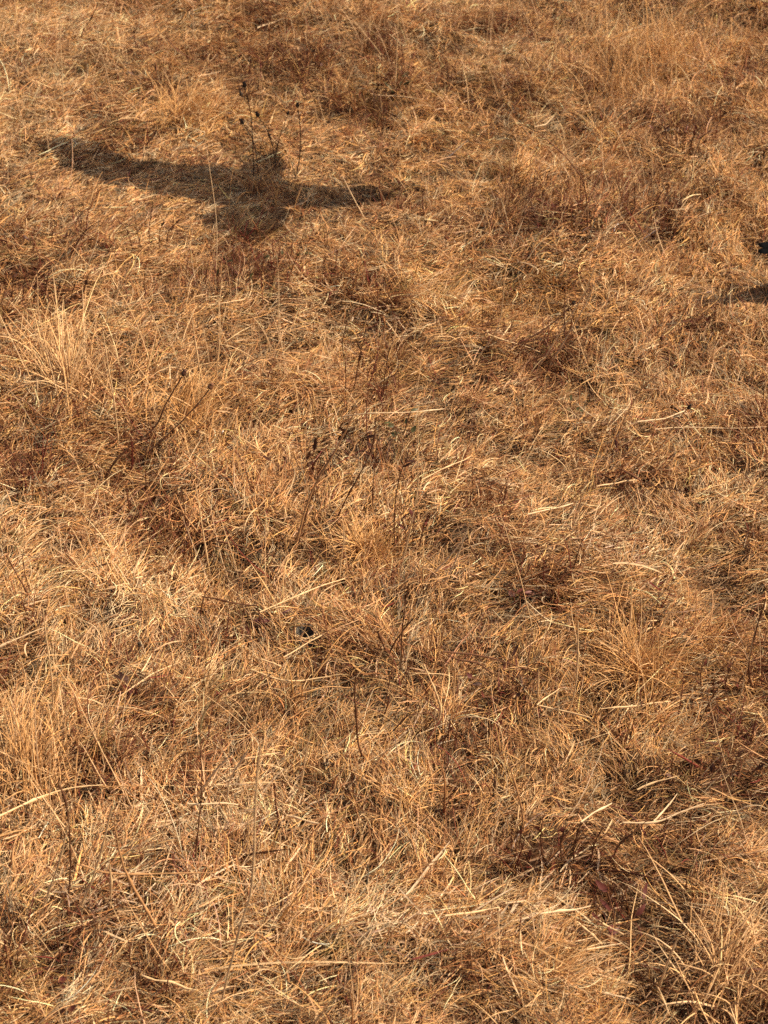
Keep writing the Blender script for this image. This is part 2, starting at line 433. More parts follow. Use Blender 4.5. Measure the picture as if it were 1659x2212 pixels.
def tufts(dens, inner, wmul=1.0, K=8):
    cx, cy = scatter(dens, inner)
    kk = rng.random(len(cx)) > .85 * look(G_trim, cx, cy) + .6 * look(G_litter, cx, cy) + .7 * look(G_dark, cx, cy)
    cx, cy = cx[kk], cy[kk]
    cnt = rng.integers(25, 90, len(cx))
    ye = look(G_yel, cx, cy)
    sz = np.exp(rng.normal(0, 0.28, len(cx))) * (1 + .3 * ye)
    i = np.repeat(np.arange(len(cx)), cnt); n = len(i)
    ra = rng.uniform(0, 2 * math.pi, n); rr = np.abs(rng.normal(0, 0.014, n)) * sz[i]
    x = cx[i] + rr * np.cos(ra); y = cy[i] + rr * np.sin(ra)
    lean = look(G_flow, cx, cy)[i]
    az = np.where(rng.random(n) < .55, lean + rng.normal(0, .7, n), rng.uniform(0, 2 * math.pi, n))
    L = np.clip(np.exp(rng.normal(math.log(0.036), 0.38, n)), .015, .12) * sz[i]
    e0 = np.clip(rng.normal(1.0, 0.3, n), .2, 1.5)
    e1 = e0 - np.abs(rng.normal(1.2, 0.5, n))
    P = grow(x, y, rng.uniform(0, .01, n), az, L, e0, e1, rng.normal(0, .5, n), K, look(G_H, x, y) * rng.random(n) * .8)
    w = np.exp(rng.normal(math.log(0.00055), 0.28, n)) * wmul
    c = colours(x, y)
    tint = np.exp(rng.normal(0, 0.13, (len(cx), 1))) * (1 + rng.normal(0, .04, (len(cx), 3)))
    curve_sets.append((P, w, np.clip(c * tint[i], .01, .86)))

def uprights(dens, inner, wmul=1.0, K=9):
    x, y = scatter(dens, inner); n = len(x)
    k = rng.random(n) < (0.10 + 0.9 * look(G_stand, x, y)) * (1 - .92 * look(G_trim, x, y)) * (1 - .6 * look(G_litter, x, y))
    x, y = x[k], y[k]; n = len(x)
    L = np.clip(np.exp(rng.normal(math.log(0.105), 0.42, n)), .04, .27)
    az = rng.uniform(0, 2 * math.pi, n)
    e0 = np.clip(rng.normal(1.25, .25, n), .4, 1.55)
    P = grow(x, y, 0 * x, az, L, e0, e0 - np.abs(rng.normal(0.25, .3, n)), rng.normal(0, .3, n), K, 0 * x)
    w = np.exp(rng.normal(math.log(0.00055), 0.25, n)) * wmul
    curve_sets.append((P, w, np.clip(colours(x, y) * .4 + PAL[1] * .6, .01, .86)))

def shrublets(dens, inner, K=8):     # thin dark twiggy stems of withered herbs among the grass
    x, y = scatter(dens, inner); n = len(x)
    k = rng.random(n) < np.clip(look(G_brown, x, y), 0.02, 1) * (1 - look(G_trim, x, y))
    x, y = x[k], y[k]
    m = rng.integers(3, 9, len(x)); i = np.repeat(np.arange(len(x)), m)
    x = x[i] + rng.normal(0, .008, len(i)); y = y[i] + rng.normal(0, .008, len(i)); n = len(x)
    L = np.clip(np.exp(rng.normal(math.log(0.05), 0.4, n)), .02, .14)
    e0 = np.clip(rng.normal(1.0, .4, n), .1, 1.5)
    P = grow(x, y, look(G_H, x, y) * .3, rng.uniform(0, 6.3, n), L, e0, e0 + rng.normal(0, .5, n), rng.normal(0, .8, n), K, 0 * x)
    w = np.exp(rng.normal(math.log(0.0006), 0.3, n))
    c = np.where(rng.random((n, 1)) < .6, PAL[5], np.where(rng.random((n, 1)) < .5, PAL[6], PAL[3])) * np.exp(rng.normal(-.1, .3, (n, 1)))
    curve_sets.append((P, w, np.clip(c, .01, .8)))

def flush_curves(name):
    global curve_sets
    hc = bpy.data.hair_curves.new(name)
    sizes = []; pts = []; rad = []; cols = []
    for P, w, c in curve_sets:
        k = hole_clear(P); P, w, c = P[k], w[k], c[k]
        n, K, _ = P.shape
        sizes.append(np.full(n, K)); pts.append(P.reshape(-1, 3))
        prof = np.linspace(0, 1, K); prof = 1 - 0.75 * prof ** 2.5
        rad.append((w[:, None] * prof[None, :]).ravel()); cols.append(c)
    sizes = np.concatenate(sizes); pts = np.concatenate(pts); rad = np.concatenate(rad); cols = np.concatenate(cols)
    hc.add_curves(sizes.tolist())
    hc.attributes['position'].data.foreach_set('vector', pts.ravel().astype(np.float32))
    if 'radius' not in hc.attributes: hc.attributes.new('radius', 'FLOAT', 'POINT')
    hc.attributes['radius'].data.foreach_set('value', rad.astype(np.float32))
    a = hc.attributes.new('col', 'FLOAT_COLOR', 'CURVE')
    a.data.foreach_set('color', np.concatenate([cols, np.ones((len(cols), 1))], 1).ravel().astype(np.float32))
    hc.materials.append(M_blade)
    o = bpy.data.objects.new(name, hc); COL.objects.link(o)
    curve_sets = []
    print('CURVES', name, len(sizes), len(pts))
    return o

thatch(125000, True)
tufts(120, True)
uprights(1900, True)
shrublets(2300, True)
g = flush_curves('dry_grass')
tag(g, 'matted thatch of fine sun-bleached dead grass blades covering the meadow', 'grass', kind='stuff')
thatch(9500, False, 2.2, 6)
tufts(40, False, 1.9, 6)
uprights(120, False, 1.5, 6)
g = flush_curves('dry_grass')
tag(g, 'coarser dead grass round the edges of the meadow view', 'grass', kind='stuff')

# broad flat straws and torn leaf blades lying in the thatch
def ribbons(dens, inner, wm, Lm, name, label, bright=1.0, K=6):
    x, y = scatter(dens, inner); n = len(x)
    k = rng.random(n) < 0.10 + 0.2 * np.clip(look(G_pale, x, y), 0, 1) + .9 * look(G_litter, x, y)
    x, y = x[k], y[k]; n = len(x)
    H = look(G_H, x, y)
    L = np.clip(np.exp(rng.normal(math.log(Lm), 0.55, n)), .012, .22)
    e0 = rng.normal(.05, .22, n)
    P = grow(x, y, H * rng.uniform(.5, 1.15, n), look(G_flow, x, y) * .5 + rng.normal(0, .9, n), L, e0, e0 - np.abs(rng.normal(.1, .15, n)), rng.normal(0, .25, n), K, H * rng.uniform(.5, 1, n))
    w = np.exp(rng.normal(math.log(wm), .35, n))
    T = np.gradient(P, axis=1); T /= np.linalg.norm(T, axis=2, keepdims=True) + 1e-9
    up = rng.normal(0, .55, (n, 1, 3)) + np.array([0, 0, 1.0])
    S = np.cross(T, np.repeat(up, K, 1)); S /= np.linalg.norm(S, axis=2, keepdims=True) + 1e-9
    N = np.cross(S, T)
    pr = np.array([.7, 1, 1, .95, .8, .25]) if K == 6 else np.ones(K)
    hw = (w[:, None] * pr[None, :])[..., None]
    # shallow V cross-section: edge, crease, edge
    A = P - S * hw + N * hw * .45; B = P; C = P + S * hw + N * hw * .45
    V = np.stack([A, B, C], 2)                     # n,K,3,3
    kk = hole_clear(P); n0 = n; V = V[kk]; n = len(V)
    base = (np.arange(n) * K * 3)[:, None, None, None]
    r = np.arange(K - 1)[None, :, None, None] * 3
    c2 = np.arange(2)[None, None, :, None]
    Fq = base + r + c2 + np.array([0, 1, 4, 3])[None, None, None, :]
    me = mesh_np(name, V.reshape(-1, 3), Fq.reshape(-1, 4))
    lt = look(G_litter, x, y)[:, None]
    col = colours(x, y, bright) * 1.12
    col = np.clip(col * (1 - .75 * lt) + lt * .75 * np.array([.80, .64, .44]) * np.exp(rng.normal(-.1, .25, (n0, 1))), .02, .86)[kk]
    at = me.color_attributes.new('col', 'FLOAT_COLOR', 'POINT')
    cc = np.repeat(np.concatenate([col, np.ones((n, 1))], 1), K * 3, 0)
    at.data.foreach_set('color', cc.ravel().astype(np.float32))
    o = link(name, me, M_straw)
    tag(o, label, 'straw', kind='stuff')
ribbons(11000, True, 0.00080, 0.030, 'straw_litter', 'broken flat straws and torn leaf blades scattered over the thatch')
ribbons(500, False, 0.0016, 0.08, 'straw_litter', 'broken straws scattered beyond the edges of the view')

def crumbs():
    x, y = scatter(6500, True); n = len(x)
    z = tz(x, y) + look(G_H, x, y) * rng.random(n) * .6
    r = np.exp(rng.normal(math.log(.0011), .4, n))
    o = np.array([[1, 0, 0], [0, 1, 0], [-1, 0, 0], [0, -1, 0], [0, 0, .6], [0, 0, -.6]], float)
    a = rng.uniform(0, 6.28, n); st = rng.uniform(.8, 2.4, n)
    O = o[None] * np.stack([st, np.ones(n), np.ones(n)], 1)[:, None] * r[:, None, None] * (1 + rng.normal(0, .2, (n, 6, 1)))
    X = O[..., 0] * np.cos(a)[:, None] - O[..., 1] * np.sin(a)[:, None]; Y = O[..., 0] * np.sin(a)[:, None] + O[..., 1] * np.cos(a)[:, None]
    V = np.stack([X + x[:, None], Y + y[:, None], O[..., 2] + z[:, None]], -1)
    V = V[hole_clear(V)]; n = len(V)
    f = np.array([[0, 1, 4], [1, 2, 4], [2, 3, 4], [3, 0, 4], [1, 0, 5], [2, 1, 5], [3, 2, 5], [0, 3, 5]])
    F = (np.arange(n) * 6)[:, None, None] + f[None]
    me = mesh_np('plant_crumbs', V.reshape(-1, 3), F.reshape(-1, 3), False)
    col = PAL[rng.choice([1, 3, 3, 4, 5], n)] * np.exp(rng.normal(0, .3, (n, 1)))
    at = me.color_attributes.new('col', 'FLOAT_COLOR', 'POINT')
    at.data.foreach_set('color', np.repeat(np.concatenate([np.clip(col, .01, .8), np.ones((n, 1))], 1), 6, 0).ravel().astype(np.float32))
    o = link('plant_litter', me, M_straw)
    tag(o, 'crumbs of dead leaf, husks and soil between the blades', 'litter', kind='stuff')
crumbs()

# ------------------------------------------------------------------ placed things
def smooth_path(pts, step):
    pts = [np.array(p, float) for p in pts]
    if len(pts) == 2: pts = [pts[0], (pts[0] + pts[1]) / 2, pts[1]]
    P = [2 * pts[0] - pts[1]] + pts + [2 * pts[-1] - pts[-2]]
    out = []
    for i in range(1, len(P) - 2):
        n = max(2, int(np.linalg.norm(P[i + 1] - P[i]) / step))
        for k in range(n):
            t = k / n
            out.append(0.5 * ((2 * P[i]) + (-P[i - 1] + P[i + 1]) * t + (2 * P[i - 1] - 5 * P[i] + 4 * P[i + 1] - P[i + 2]) * t * t + (-P[i - 1] + 3 * P[i] - 3 * P[i + 1] + P[i + 2]) * t ** 3))
    out.append(pts[-1])
    return np.array(out)

def tube_arrays(path, r0, r1, sides=6, jitter=0.0, nodes=0, seed=0, flat=1.0):
    n = len(path)
    lr = np.random.default_rng(seed)
    if jitter: path = path + np.concatenate([np.zeros((1, 3)), lr.normal(0, jitter, (n - 1, 3)).cumsum(0) * .5])
    T = np.gradient(path, axis=0); T /= np.linalg.norm(T, axis=1, keepdims=True) + 1e-9
    ref = np.array([0.3, -0.8, 0.5]); ref /= np.linalg.norm(ref)
    S = np.cross(T, ref); S /= np.linalg.norm(S, axis=1, keepdims=True) + 1e-9
    N = np.cross(S, T)
    t = np.linspace(0, 1, n)
    r = r0 + (r1 - r0) * t
    r = r * (1 + .12 * lr.normal(0, 1, n))
    for _ in range(nodes):
        c = lr.uniform(.1, .9); r = r * (1 + .55 * np.exp(-((t - c) * n / 0.9) ** 2))
    a = np.linspace(0, 2 * math.pi, sides, endpoint=False)
    V = path[:, None] + (S[:, None] * np.cos(a)[None, :, None] + N[:, None] * np.sin(a)[None, :, None] * flat) * r[:, None, None]
    F = []
    for i in range(n - 1):
        for k in range(sides):
            F.append((i * sides + k, i * sides + (k + 1) % sides, (i + 1) * sides + (k + 1) % sides, (i + 1) * sides + k))
    V = V.reshape(-1, 3)
    # close the ends with tiny pinched rings
    return V, F

def join(arrs):
    V = []; F = []; o = 0
    for v, f in arrs:
        V.append(v); F += [tuple(i + o for i in q) for q in f]; o += len(v)
    return np.concatenate(V), F

def lens_leaf(root, direction, up, L, W, seed=0, fold=0.25, bend=0.3):
    lr = np.random.default_rng(seed)
    d = np.array(direction, float); d /= np.linalg.norm(d)
    up = np.array(up, float); s = np.cross(d, up)
    if np.linalg.norm(s) < 1e-3: s = np.array([1., 0, 0])
    s /= np.linalg.norm(s); n = np.cross(s, d)
    K = 9; t = np.linspace(0, 1, K)
    w = W * np.sin(math.pi * t ** 0.8) ** 0.8 * (1 + .12 * lr.normal(0, 1, K)); w[0] = W * .08; w[-1] = W * .03
    c = np.array(root) + d * (t * L)[:, None] + n * (bend * L * (t ** 2) * lr.choice([-1, 1]))[:, None] + s * (lr.normal(0, .08) * L * t ** 2)[:, None]
    V = np.stack([c - s * w[:, None] + n * (w * fold)[:, None], c, c + s * w[:, None] + n * (w * fold)[:, None]], 1).reshape(-1, 3)
    F = []
    for i in range(K - 1):
        for k in range(2): F.append((i * 3 + k, i * 3 + k + 1, i * 3 + k + 4, i * 3 + k + 3))
    return V, F

def head_arrays(tip, axis, L, R, seed=0):
    lr = np.random.default_rng(seed)
    z = np.array(axis, float); z /= np.linalg.norm(z)
    s = np.cross(z, [0.2, 0.9, 0.1]); s /= np.linalg.norm(s); n = np.cross(z, s)
    prof = [(-.05, .12), (.05, .55), (.22, .95), (.42, 1.0), (.62, .8), (.82, .62), (1.0, .72), (1.02, .3)]
    V = []; sides = 12
    for t, r in prof:
        for k in range(sides):
            a = 2 * math.pi * k / sides
            rr = R * r * (1 + .22 * (k % 2) * (t > .1) + .10 * lr.normal())
            V.append(np.array(tip) + z * (L * t) + (s * math.cos(a) + n * math.sin(a)) * rr)
    V.append(np.array(tip) + z * L * 1.0); V.append(np.array(tip) - z * L * .05)
    F = []
    for i in range(len(prof) - 1):
        for k in range(sides): F.append((i * sides + k, i * sides + (k + 1) % sides, (i + 1) * sides + (k + 1) % sides, (i + 1) * sides + k))
    e = len(prof) * sides
    for k in range(0, sides, 2):
        b = (len(prof) - 1) * sides
        F.append((b + k, b + k + 1, b + (k + 2) % sides, e)); F.append((e + 1, (k + 2) % sides, k + 1, k))
    return np.array(V), F

def local(V, o):                     # world -> the thing's own space (things are only moved, not turned)
    return np.asarray(V) - np.array(o.location)

def stem_points(pts, lean, lift=0.008):
    b = on_ground(*pts[0], lift)
    out = [np.array(b)]
    for k, p in enumerate(pts[1:]):
        out.append(np.array(in_plane(p[0], p[1], b, lean)))
    return out

_seed = [100]
def nseed():
    _seed[0] += 1
    return _seed[0]

def weed(name, label, cat, stems, group=None, extra=None):
    """stems: dict(p=[(px,py) base first], r, r1, lean, m, head=(L,R) or None, leaves=n, leaf=(L,W), lm, twigs=n)"""
    base = on_ground(*stems[0]['p'][0], 0.0)
    root = empty(name, base)
    tag(root, label, cat, group)
    for sd in stems:
        pts = stem_points(sd['p'], sd.get('lean', 0.0))
        path = smooth_path(pts, 0.006)
        m = sd.get('m', M_brown)
        r0 = sd.get('r', 0.0013) * .74; r1 = sd.get('r1', sd.get('r', .0013) * .65) * .74
        arrs = [tube_arrays(path, r0, r1, 6, 0.00035, sd.get('nodes', 3), nseed())]
        lr = np.random.default_rng(nseed())
        for _ in range(sd.get('twigs', 0)):
            i = lr.integers(int(len(path) * .25), len(path) - 1)
            d = path[min(i + 2, len(path) - 1)] - path[i - 2]; d /= np.linalg.norm(d) + 1e-9
            d = d + lr.normal(0, .55, 3); d[2] = abs(d[2]); d /= np.linalg.norm(d)
            L = lr.uniform(.015, .05)
            tp = np.array([path[i], path[i] + d * L * .5 + lr.normal(0, .003, 3), path[i] + d * L + np.array([0, 0, L * .2])])
            arrs.append(tube_arrays(smooth_path(tp, .006), r1 * .75, r1 * .35, 5, .0003, 0, nseed()))
        V, F = join(arrs)
        st = link('stem', mesh_np('stem', local(V, root), F), m, root)
        if sd.get('head'):
            L, R = sd['head']; L *= .95; R *= .85
            ax = path[-1] - path[-4]
            ax = ax / np.linalg.norm(ax) + np.array([0, 0, .2])
            V, F = head_arrays(path[-1], ax, L, R, nseed())
            link('seed_head', mesh_np('seed_head', local(V, root), F), sd.get('hm', M_head), root)
        for _ in range(sd.get('leaves', 0)):
            i = lr.integers(int(len(path) * sd.get('leaf_from', .15)), len(path) - 1)
            d = path[min(i + 2, len(path) - 1)] - path[max(i - 2, 0)]; d /= np.linalg.norm(d) + 1e-9
            d = d * .8 + lr.normal(0, .45, 3)
            L, W = sd.get('leaf', (.018, .003))
            V, F = lens_leaf(path[i], d, lr.normal(0, 1, 3), L * lr.uniform(.6, 1.3), W * lr.uniform(.7, 1.3), nseed())
            link('leaf', mesh_np('leaf', local(V, root), F), sd.get('lm', M_brownleaf), root)
    return root

def rosette(label, px, py, n, L, W, m, cat='leafy plant', name='leafy_weed', rad=0.012, up=0.6, m2=None, dark_stem=False):
    b = on_ground(px, py, 0.012)
    root = empty(name, b); tag(root, label, cat)
    lr = np.random.default_rng(nseed())
    arrs = []
    for k in range(max(4, n // 2)):
        a = lr.uniform(0, 2 * math.pi); h = lr.uniform(.02, .055)
        p0 = np.array(b) + [lr.normal(0, rad * .4), lr.normal(0, rad * .4), -.01]
        p1 = p0 + np.array([math.cos(a) * rad * 1.6, math.sin(a) * rad * 1.6, h])
        arrs.append(tube_arrays(smooth_path([p0, (p0 + p1) / 2 + [0, 0, .006], p1], .006), .0011, .0006, 5, .0004, 1, nseed()))
        for q in range(2):
            e = 1.0 - .45 * q
            d = np.array([math.cos(a) + lr.normal(0, .5), math.sin(a) + lr.normal(0, .5), up + lr.normal(0, .3)])
            V, F = lens_leaf(p0 * (1 - e) + p1 * e, d, [lr.normal(0, .4), -.5 + lr.normal(0, .4), 1], L * lr.uniform(.6, 1.25), W * lr.uniform(.7, 1.2), nseed())
            link('leaf', mesh_np('leaf', local(V, root), F), m if (m2 is None or lr.random() < .6) else m2, root)
    V, F = join(arrs)
    link('stem', mesh_np('stem', local(V, root), F), M_brown, root)
    return root

def stalk(label, pts, r=0.0011, m=None, lean=0.0, lying=False, lift=0.034, flat=1.0, name='straw_stalk', cat='straw', r1=None, nodes=2):
    r = r * .86 if lying else (r * 1.15 if m is not M_tan else r)
    r = r * .9 if r < .0013 else .00117 + (r - .0013) * .28
    if lying: lift = lift * .9 + .002 * (nseed() % 5 - 1); flat = .55
    m = m or M_stalk
    if lying:
        P = [np.array(on_ground(x, y, lift)) for x, y in pts]
        jr = np.random.default_rng(nseed()); tot = np.linalg.norm(P[-1] - P[0])
        if len(P) == 3: P = [P[0], (P[0] + P[1]) / 2, P[1], (P[1] + P[2]) / 2, P[2]]
        P = [p + jr.normal(0, .010, 3) * tot * [1, 1, .7] for p in P]
    else: P = stem_points(pts, lean)
    path = smooth_path(P, 0.008)
    V, F = tube_arrays(path, r, r1 if r1 else r * .6, 7, 0.0003, nodes, nseed(), flat)
    base = P[0]
    o = link(name, mesh_np(name, V - base, F), m)
    o.location = base
    tag(o, label, cat)
    return o

def tuft(label, px, py, n, L, spread, lean_az=None, colw=None, wr=0.0005, e0m=1.15, bend=1.0, squash=1.0):
    b = on_ground(px, py, 0.0)
    n = int(n * .5); wr *= 1.25; spread *= 1.25
    ra = rng.uniform(0, 2 * math.pi, n); rr = np.abs(rng.normal(0, spread, n))
    x = b.x + rr * np.cos(ra); y = b.y + rr * np.sin(ra) * squash
    az = rng.uniform(0, 2 * math.pi, n)
    if lean_az is not None: az = np.where(rng.random(n) < .65, lean_az + rng.normal(0, .5, n), az)
    LL = L * np.exp(rng.normal(0, .3, n))
    e0 = np.clip(rng.normal(e0m, .25, n), .2, 1.54)
    P = grow(x, y, rng.uniform(0, .01, n), az, LL, e0, e0 - np.abs(rng.normal(bend, .4, n)), rng.normal(0, .4, n), 8, 0 * x + .004)
    n_, K, _ = P.shape
    w = np.exp(rng.normal(math.log(wr), .25, n))[:, None] * (1 - .75 * np.linspace(0, 1, K) ** 2.5)[None]
    T = np.gradient(P, axis=1); T /= np.linalg.norm(T, axis=2, keepdims=True) + 1e-9
    S = np.cross(T, np.array([.3, -.8, .5])); S /= np.linalg.norm(S, axis=2, keepdims=True) + 1e-9
    N = np.cross(S, T)
    a = np.array([0, 2.094, 4.189])
    V = P[:, :, None] + (S[:, :, None] * np.cos(a)[None, None, :, None] + N[:, :, None] * np.sin(a)[None, None, :, None]) * w[:, :, None, None]
    V = V - np.array(b)
    bs = (np.arange(n) * K * 3)[:, None, None]; r = (np.arange(K - 1) * 3)[None, :, None]
    c = np.arange(3)[None, None, :]; c2 = (c + 1) % 3
    Fq = np.stack([bs + r + c, bs + r + c2, bs + r + 3 + c2, bs + r + 3 + c], -1).reshape(-1, 4)
    me = mesh_np('grass_tuft', V.reshape(-1, 3), Fq)
    base = np.array(colw if colw is not None else PAL[2])
    col = np.clip((base[None] * .4 + .6 * PAL[rng.choice([0, 0, 1, 2], n)]) * np.exp(rng.normal(0, .16, (n, 1))), .02, .86)
    at = me.color_attributes.new('col', 'FLOAT_COLOR', 'POINT')
    at.data.foreach_set('color', np.repeat(np.concatenate([col, np.ones((n, 1))], 1), K * 3, 0).ravel().astype(np.float32))
    o = link('grass_tuft', me, M_blade)
    o.location = b
    tag(o, label, 'grass tuft', 'tufts standing up out of the thatch')
    return o

# tufts
tuft('bright golden grass tuft below the middle of the meadow, beside two leaning brown stems', 785, 1215, 620, .062, .018, None, PAL[2])
tuft('large spiky golden tuft at the right, blades radiating over star-shaped straws', 1370, 1480, 620, .085, .022, None, PAL[2])
tuft('bright golden tuft just above the left part of the big bird shadow', 385, 268, 620, .085, .035, 0.2, PAL[2], e0m=.9)
tuft('tall thin grass tuft standing in the bird shadow by its tail', 590, 440, 24, .09, .035, None, PAL[2], e0m=1.35, bend=.4)
tuft('tall pale upright grass tuft near the top right corner', 1330, 225, 260, .17, .06, None, PAL[0], e0m=1.38, bend=.35)
tuft('upright grass tuft at the top right, right of the tall pale one', 1440, 165, 200, .13, .05, None, PAL[2], e0m=1.3, bend=.45)
tuft('tousled straw tuft left of the two thick leaning brown stalks', 150, 860, 360, .11, .035, 1.2, PAL[1], wr=.0008, e0m=1.2, bend=.5)
tuft('golden tuft bending right around the base of the tall leaning stalk with a knobby head', 400, 930, 460, .09, .03, .8, PAL[2], e0m=1.1)
tuft('bleached straw tuft in the bottom right corner', 1560, 2140, 420, .075, .03, .9, PAL[1], wr=.0007, e0m=1.0)
tuft('tuft of dry blades leaning left at the lower left edge', 60, 1700, 380, .10, .035, 1.4, PAL[0], wr=.0007, e0m=1.2, bend=.6)
tuft('flattened golden tuft near the bottom centre', 1180, 2140, 380, .07, .03, .4, PAL[2], e0m=.8)

# seed-head plants by the bird shadow
H1 = (0.0115, 0.0042)
weed('seedhead_plant', 'dark branching stem with two round seed heads, tallest above the bird shadow', 'dried plant',
     [dict(p=[(548, 375), (546, 300), (541, 243), (529, 189)], head=H1, m=M_dark, r=.0016), dict(p=[(546, 300), (540, 240), (530, 222), (523, 208)], head=H1, m=M_dark, r=.001)], 'seed-head plants above the bird shadow')
weed('seedhead_plant', 'dark seed-head stem bending left below the tallest pair', 'dried plant', [dict(p=[(557, 380), (555, 345), (546, 305), (525, 268)], head=H1, m=M_dark, r=.0014, twigs=1)], 'seed-head plants above the bird shadow')
weed('seedhead_plant', 'dark curved seed-head stem rising from the shadow of the bird head', 'dried plant', [dict(p=[(597, 365), (590, 318), (577, 280), (559, 252)], head=H1, m=M_dark, r=.0015, nodes=4)], 'seed-head plants above the bird shadow')
weed('seedhead_plant', 'thin seed-head stem leaning right, crossing beside the curved one', 'dried plant', [dict(p=[(594, 345), (603, 300), (621, 248)], head=(.009, .0032), m=M_dark, r=.0012)], 'seed-head plants above the bird shadow')
weed('seedhead_plant', 'straight dark seed-head stem just right of the bird head shadow', 'dried plant', [dict(p=[(638, 385), (648, 330), (648, 280), (643, 232)], head=(.010, .0034), m=M_dark, r=.0014, nodes=4)], 'seed-head plants above the bird shadow')

# tall weeds of the left half
weed('dried_weed', 'thick brown leaning stalk with a knobby head, left of centre', 'dried plant',
     [dict(p=[(215, 1052), (258, 987), (333, 923), (358, 873), (394, 812)], head=(.012, .004), hm=M_brownleaf, r=.0022, r1=.0014, lean=.25, twigs=2)])
weed('dried_weed', 'brown stalk with a reddish round head, right of the thick leaning one', 'dried plant',
     [dict(p=[(262, 1022), (345, 955), (410, 892), (452, 840)], head=(.011, .0048), hm=M_brown, r=.0018, lean=.25)])
weed('dried_weed', 'lone dark stem leaning right near the top left corner', 'dried plant', [dict(p=[(173, 108), (178, 70), (196, 40), (212, 6)], m=M_brown, r=.0016)])
weed('dried_weed', 'brown forked stem lying back over the left middle thatch', 'dried plant',
     [dict(p=[(478, 1170), (440, 1160), (402, 1115), (379, 1066)], m=M_tan, r=.0016, lean=.2), dict(p=[(440, 1158), (418, 1110), (412, 1075)], m=M_tan, r=.001, lean=.2)])
weed('dried_weed', 'pair of thin brown stems leaning left at the left edge', 'dried plant',
     [dict(p=[(79, 1315), (47, 1259), (14, 1198)], m=M_brown, r=.0015), dict(p=[(72, 1300), (55, 1245), (46, 1196)], m=M_brown, r=.001)])
weed('dried_weed', 'thin dark stem with a small black head, lower left of centre', 'dried plant', [dict(p=[(303, 1440), (302, 1418), (301, 1396)], head=(.008, .0034), m=M_dark, r=.001)])
weed('dried_weed', 'curved brown stalk rising from the litter at the lower left', 'dried plant',
     [dict(p=[(351, 2028), (312, 1957), (273, 1883), (254, 1800), (250, 1770)], m=M_tan, r=.0022, r1=.0012, nodes=6)])
weed('dried_weed', 'leaning reddish brown stem behind the curved stalk at lower left', 'dried plant',
     [dict(p=[(148, 1960), (150, 1840), (140, 1740), (122, 1690)], m=M_brown, r=.0016, twigs=2), dict(p=[(420, 1885), (430, 1790), (436, 1690), (432, 1610)], m=M_brown, r=.0013, twigs=3)])
for (lab, p) in [('wiry brown weed clump under the left wing tip of the bird shadow', [(120, 560), (112, 520), (118, 488)]),
                 ('wiry brown weed clump between the tail of the shadow and the left edge', [(330, 560), (322, 500), (330, 440)]),
                 ]:
    weed('wiry_weed', lab, 'dried plant', [dict(p=[(p[0][0] + dx, p[0][1] + dy), (p[1][0] + dx * 1.4, p[1][1]), (p[2][0] + dx * 2.2, p[2][1] + abs(dx))], m=M_brown, r=.001, twigs=4, leaves=2, leaf=(.012, .002)) for dx, dy in ((0, 0), (-18, 6), (16, 4), (30, -4), (-34, 8))])

# centre
weed('dried_weed', 'pair of brown stems leaning right from one dark base at the centre', 'dried plant',
     [dict(p=[(637, 1190), (662, 1090), (685, 1035), (706, 1000), (745, 928), (762, 890)], r=.0024, r1=.0012, lean=.15, twigs=3, m=M_tan),
      dict(p=[(640, 1188), (668, 1095), (692, 1030), (716, 985)], r=.0016, lean=.15, twigs=2, m=M_brown)])
weed('dried_weed', 'long thin brown stem crossing upward from left of the golden tuft', 'dried plant',
     [dict(p=[(716, 1146), (752, 1070), (790, 1000), (808, 950), (812, 905)], r=.0017, r1=.0011, lean=.1, m=M_brown, nodes=5)])
weed('dried_weed', 'straight dark stem standing behind the golden tuft', 'dried plant', [dict(p=[(805, 1135), (806, 1050), (812, 985), (822, 915)], r=.0013, m=M_brown, twigs=2)])
weed('dried_weed', 'narrow dark stem with a spear-like tip right of the golden tuft', 'dried plant',
     [dict(p=[(854, 1220), (852, 1111), (862, 1033), (879, 985), (885, 955)], r=.0014, m=M_brown, leaves=4, leaf_from=.6, leaf=(.022, .0016)), dict(p=[(862, 1215), (860, 1120), (870, 1040), (878, 995)], r=.0012, m=M_tan)])
weed('dried_weed', 'bushy red-brown weed low to the right of the golden tuft', 'dried plant',
     [dict(p=[(886 + dx, 1190), (888 + dx * 1.5, 1150), (884 + dx * 2.2, 1105 + abs(dx))], r=.0011, m=M_brown, leaves=3, leaf=(.014, .0026), lm=M_redleaf, twigs=3) for dx in (-22, -8, 4, 16)])
rosette('dark withered leafy clump, left of the centre stems', 645, 1040, 22, .020, .0030, M_brownleaf, rad=.022, up=1.2)
rosette('small dark bush with one rounded black leaf, above the centre', 778, 955, 9, .018, .0036, M_brownleaf, rad=.014, up=1.0)
weed('dried_weed', 'cluster of upright dark stems in the upper centre', 'dried plant',
     [dict(p=[(745, 880), (748, 800), (742, 745), (752, 690)], r=.0013, m=M_brown, twigs=3), dict(p=[(760, 870), (775, 780), (786, 730), (792, 690)], r=.0014, m=M_brown, twigs=4, leaves=2, leaf=(.014, .002)),
      dict(p=[(810, 870), (815, 790), (828, 730), (836, 690)], r=.0013, m=M_tan, twigs=2), dict(p=[(825, 860), (835, 790), (845, 745)], r=.0012, m=M_brown, twigs=2), dict(p=[(795, 790), (780, 760), (770, 735)], r=.0018, m=M_dark, twigs=2)])

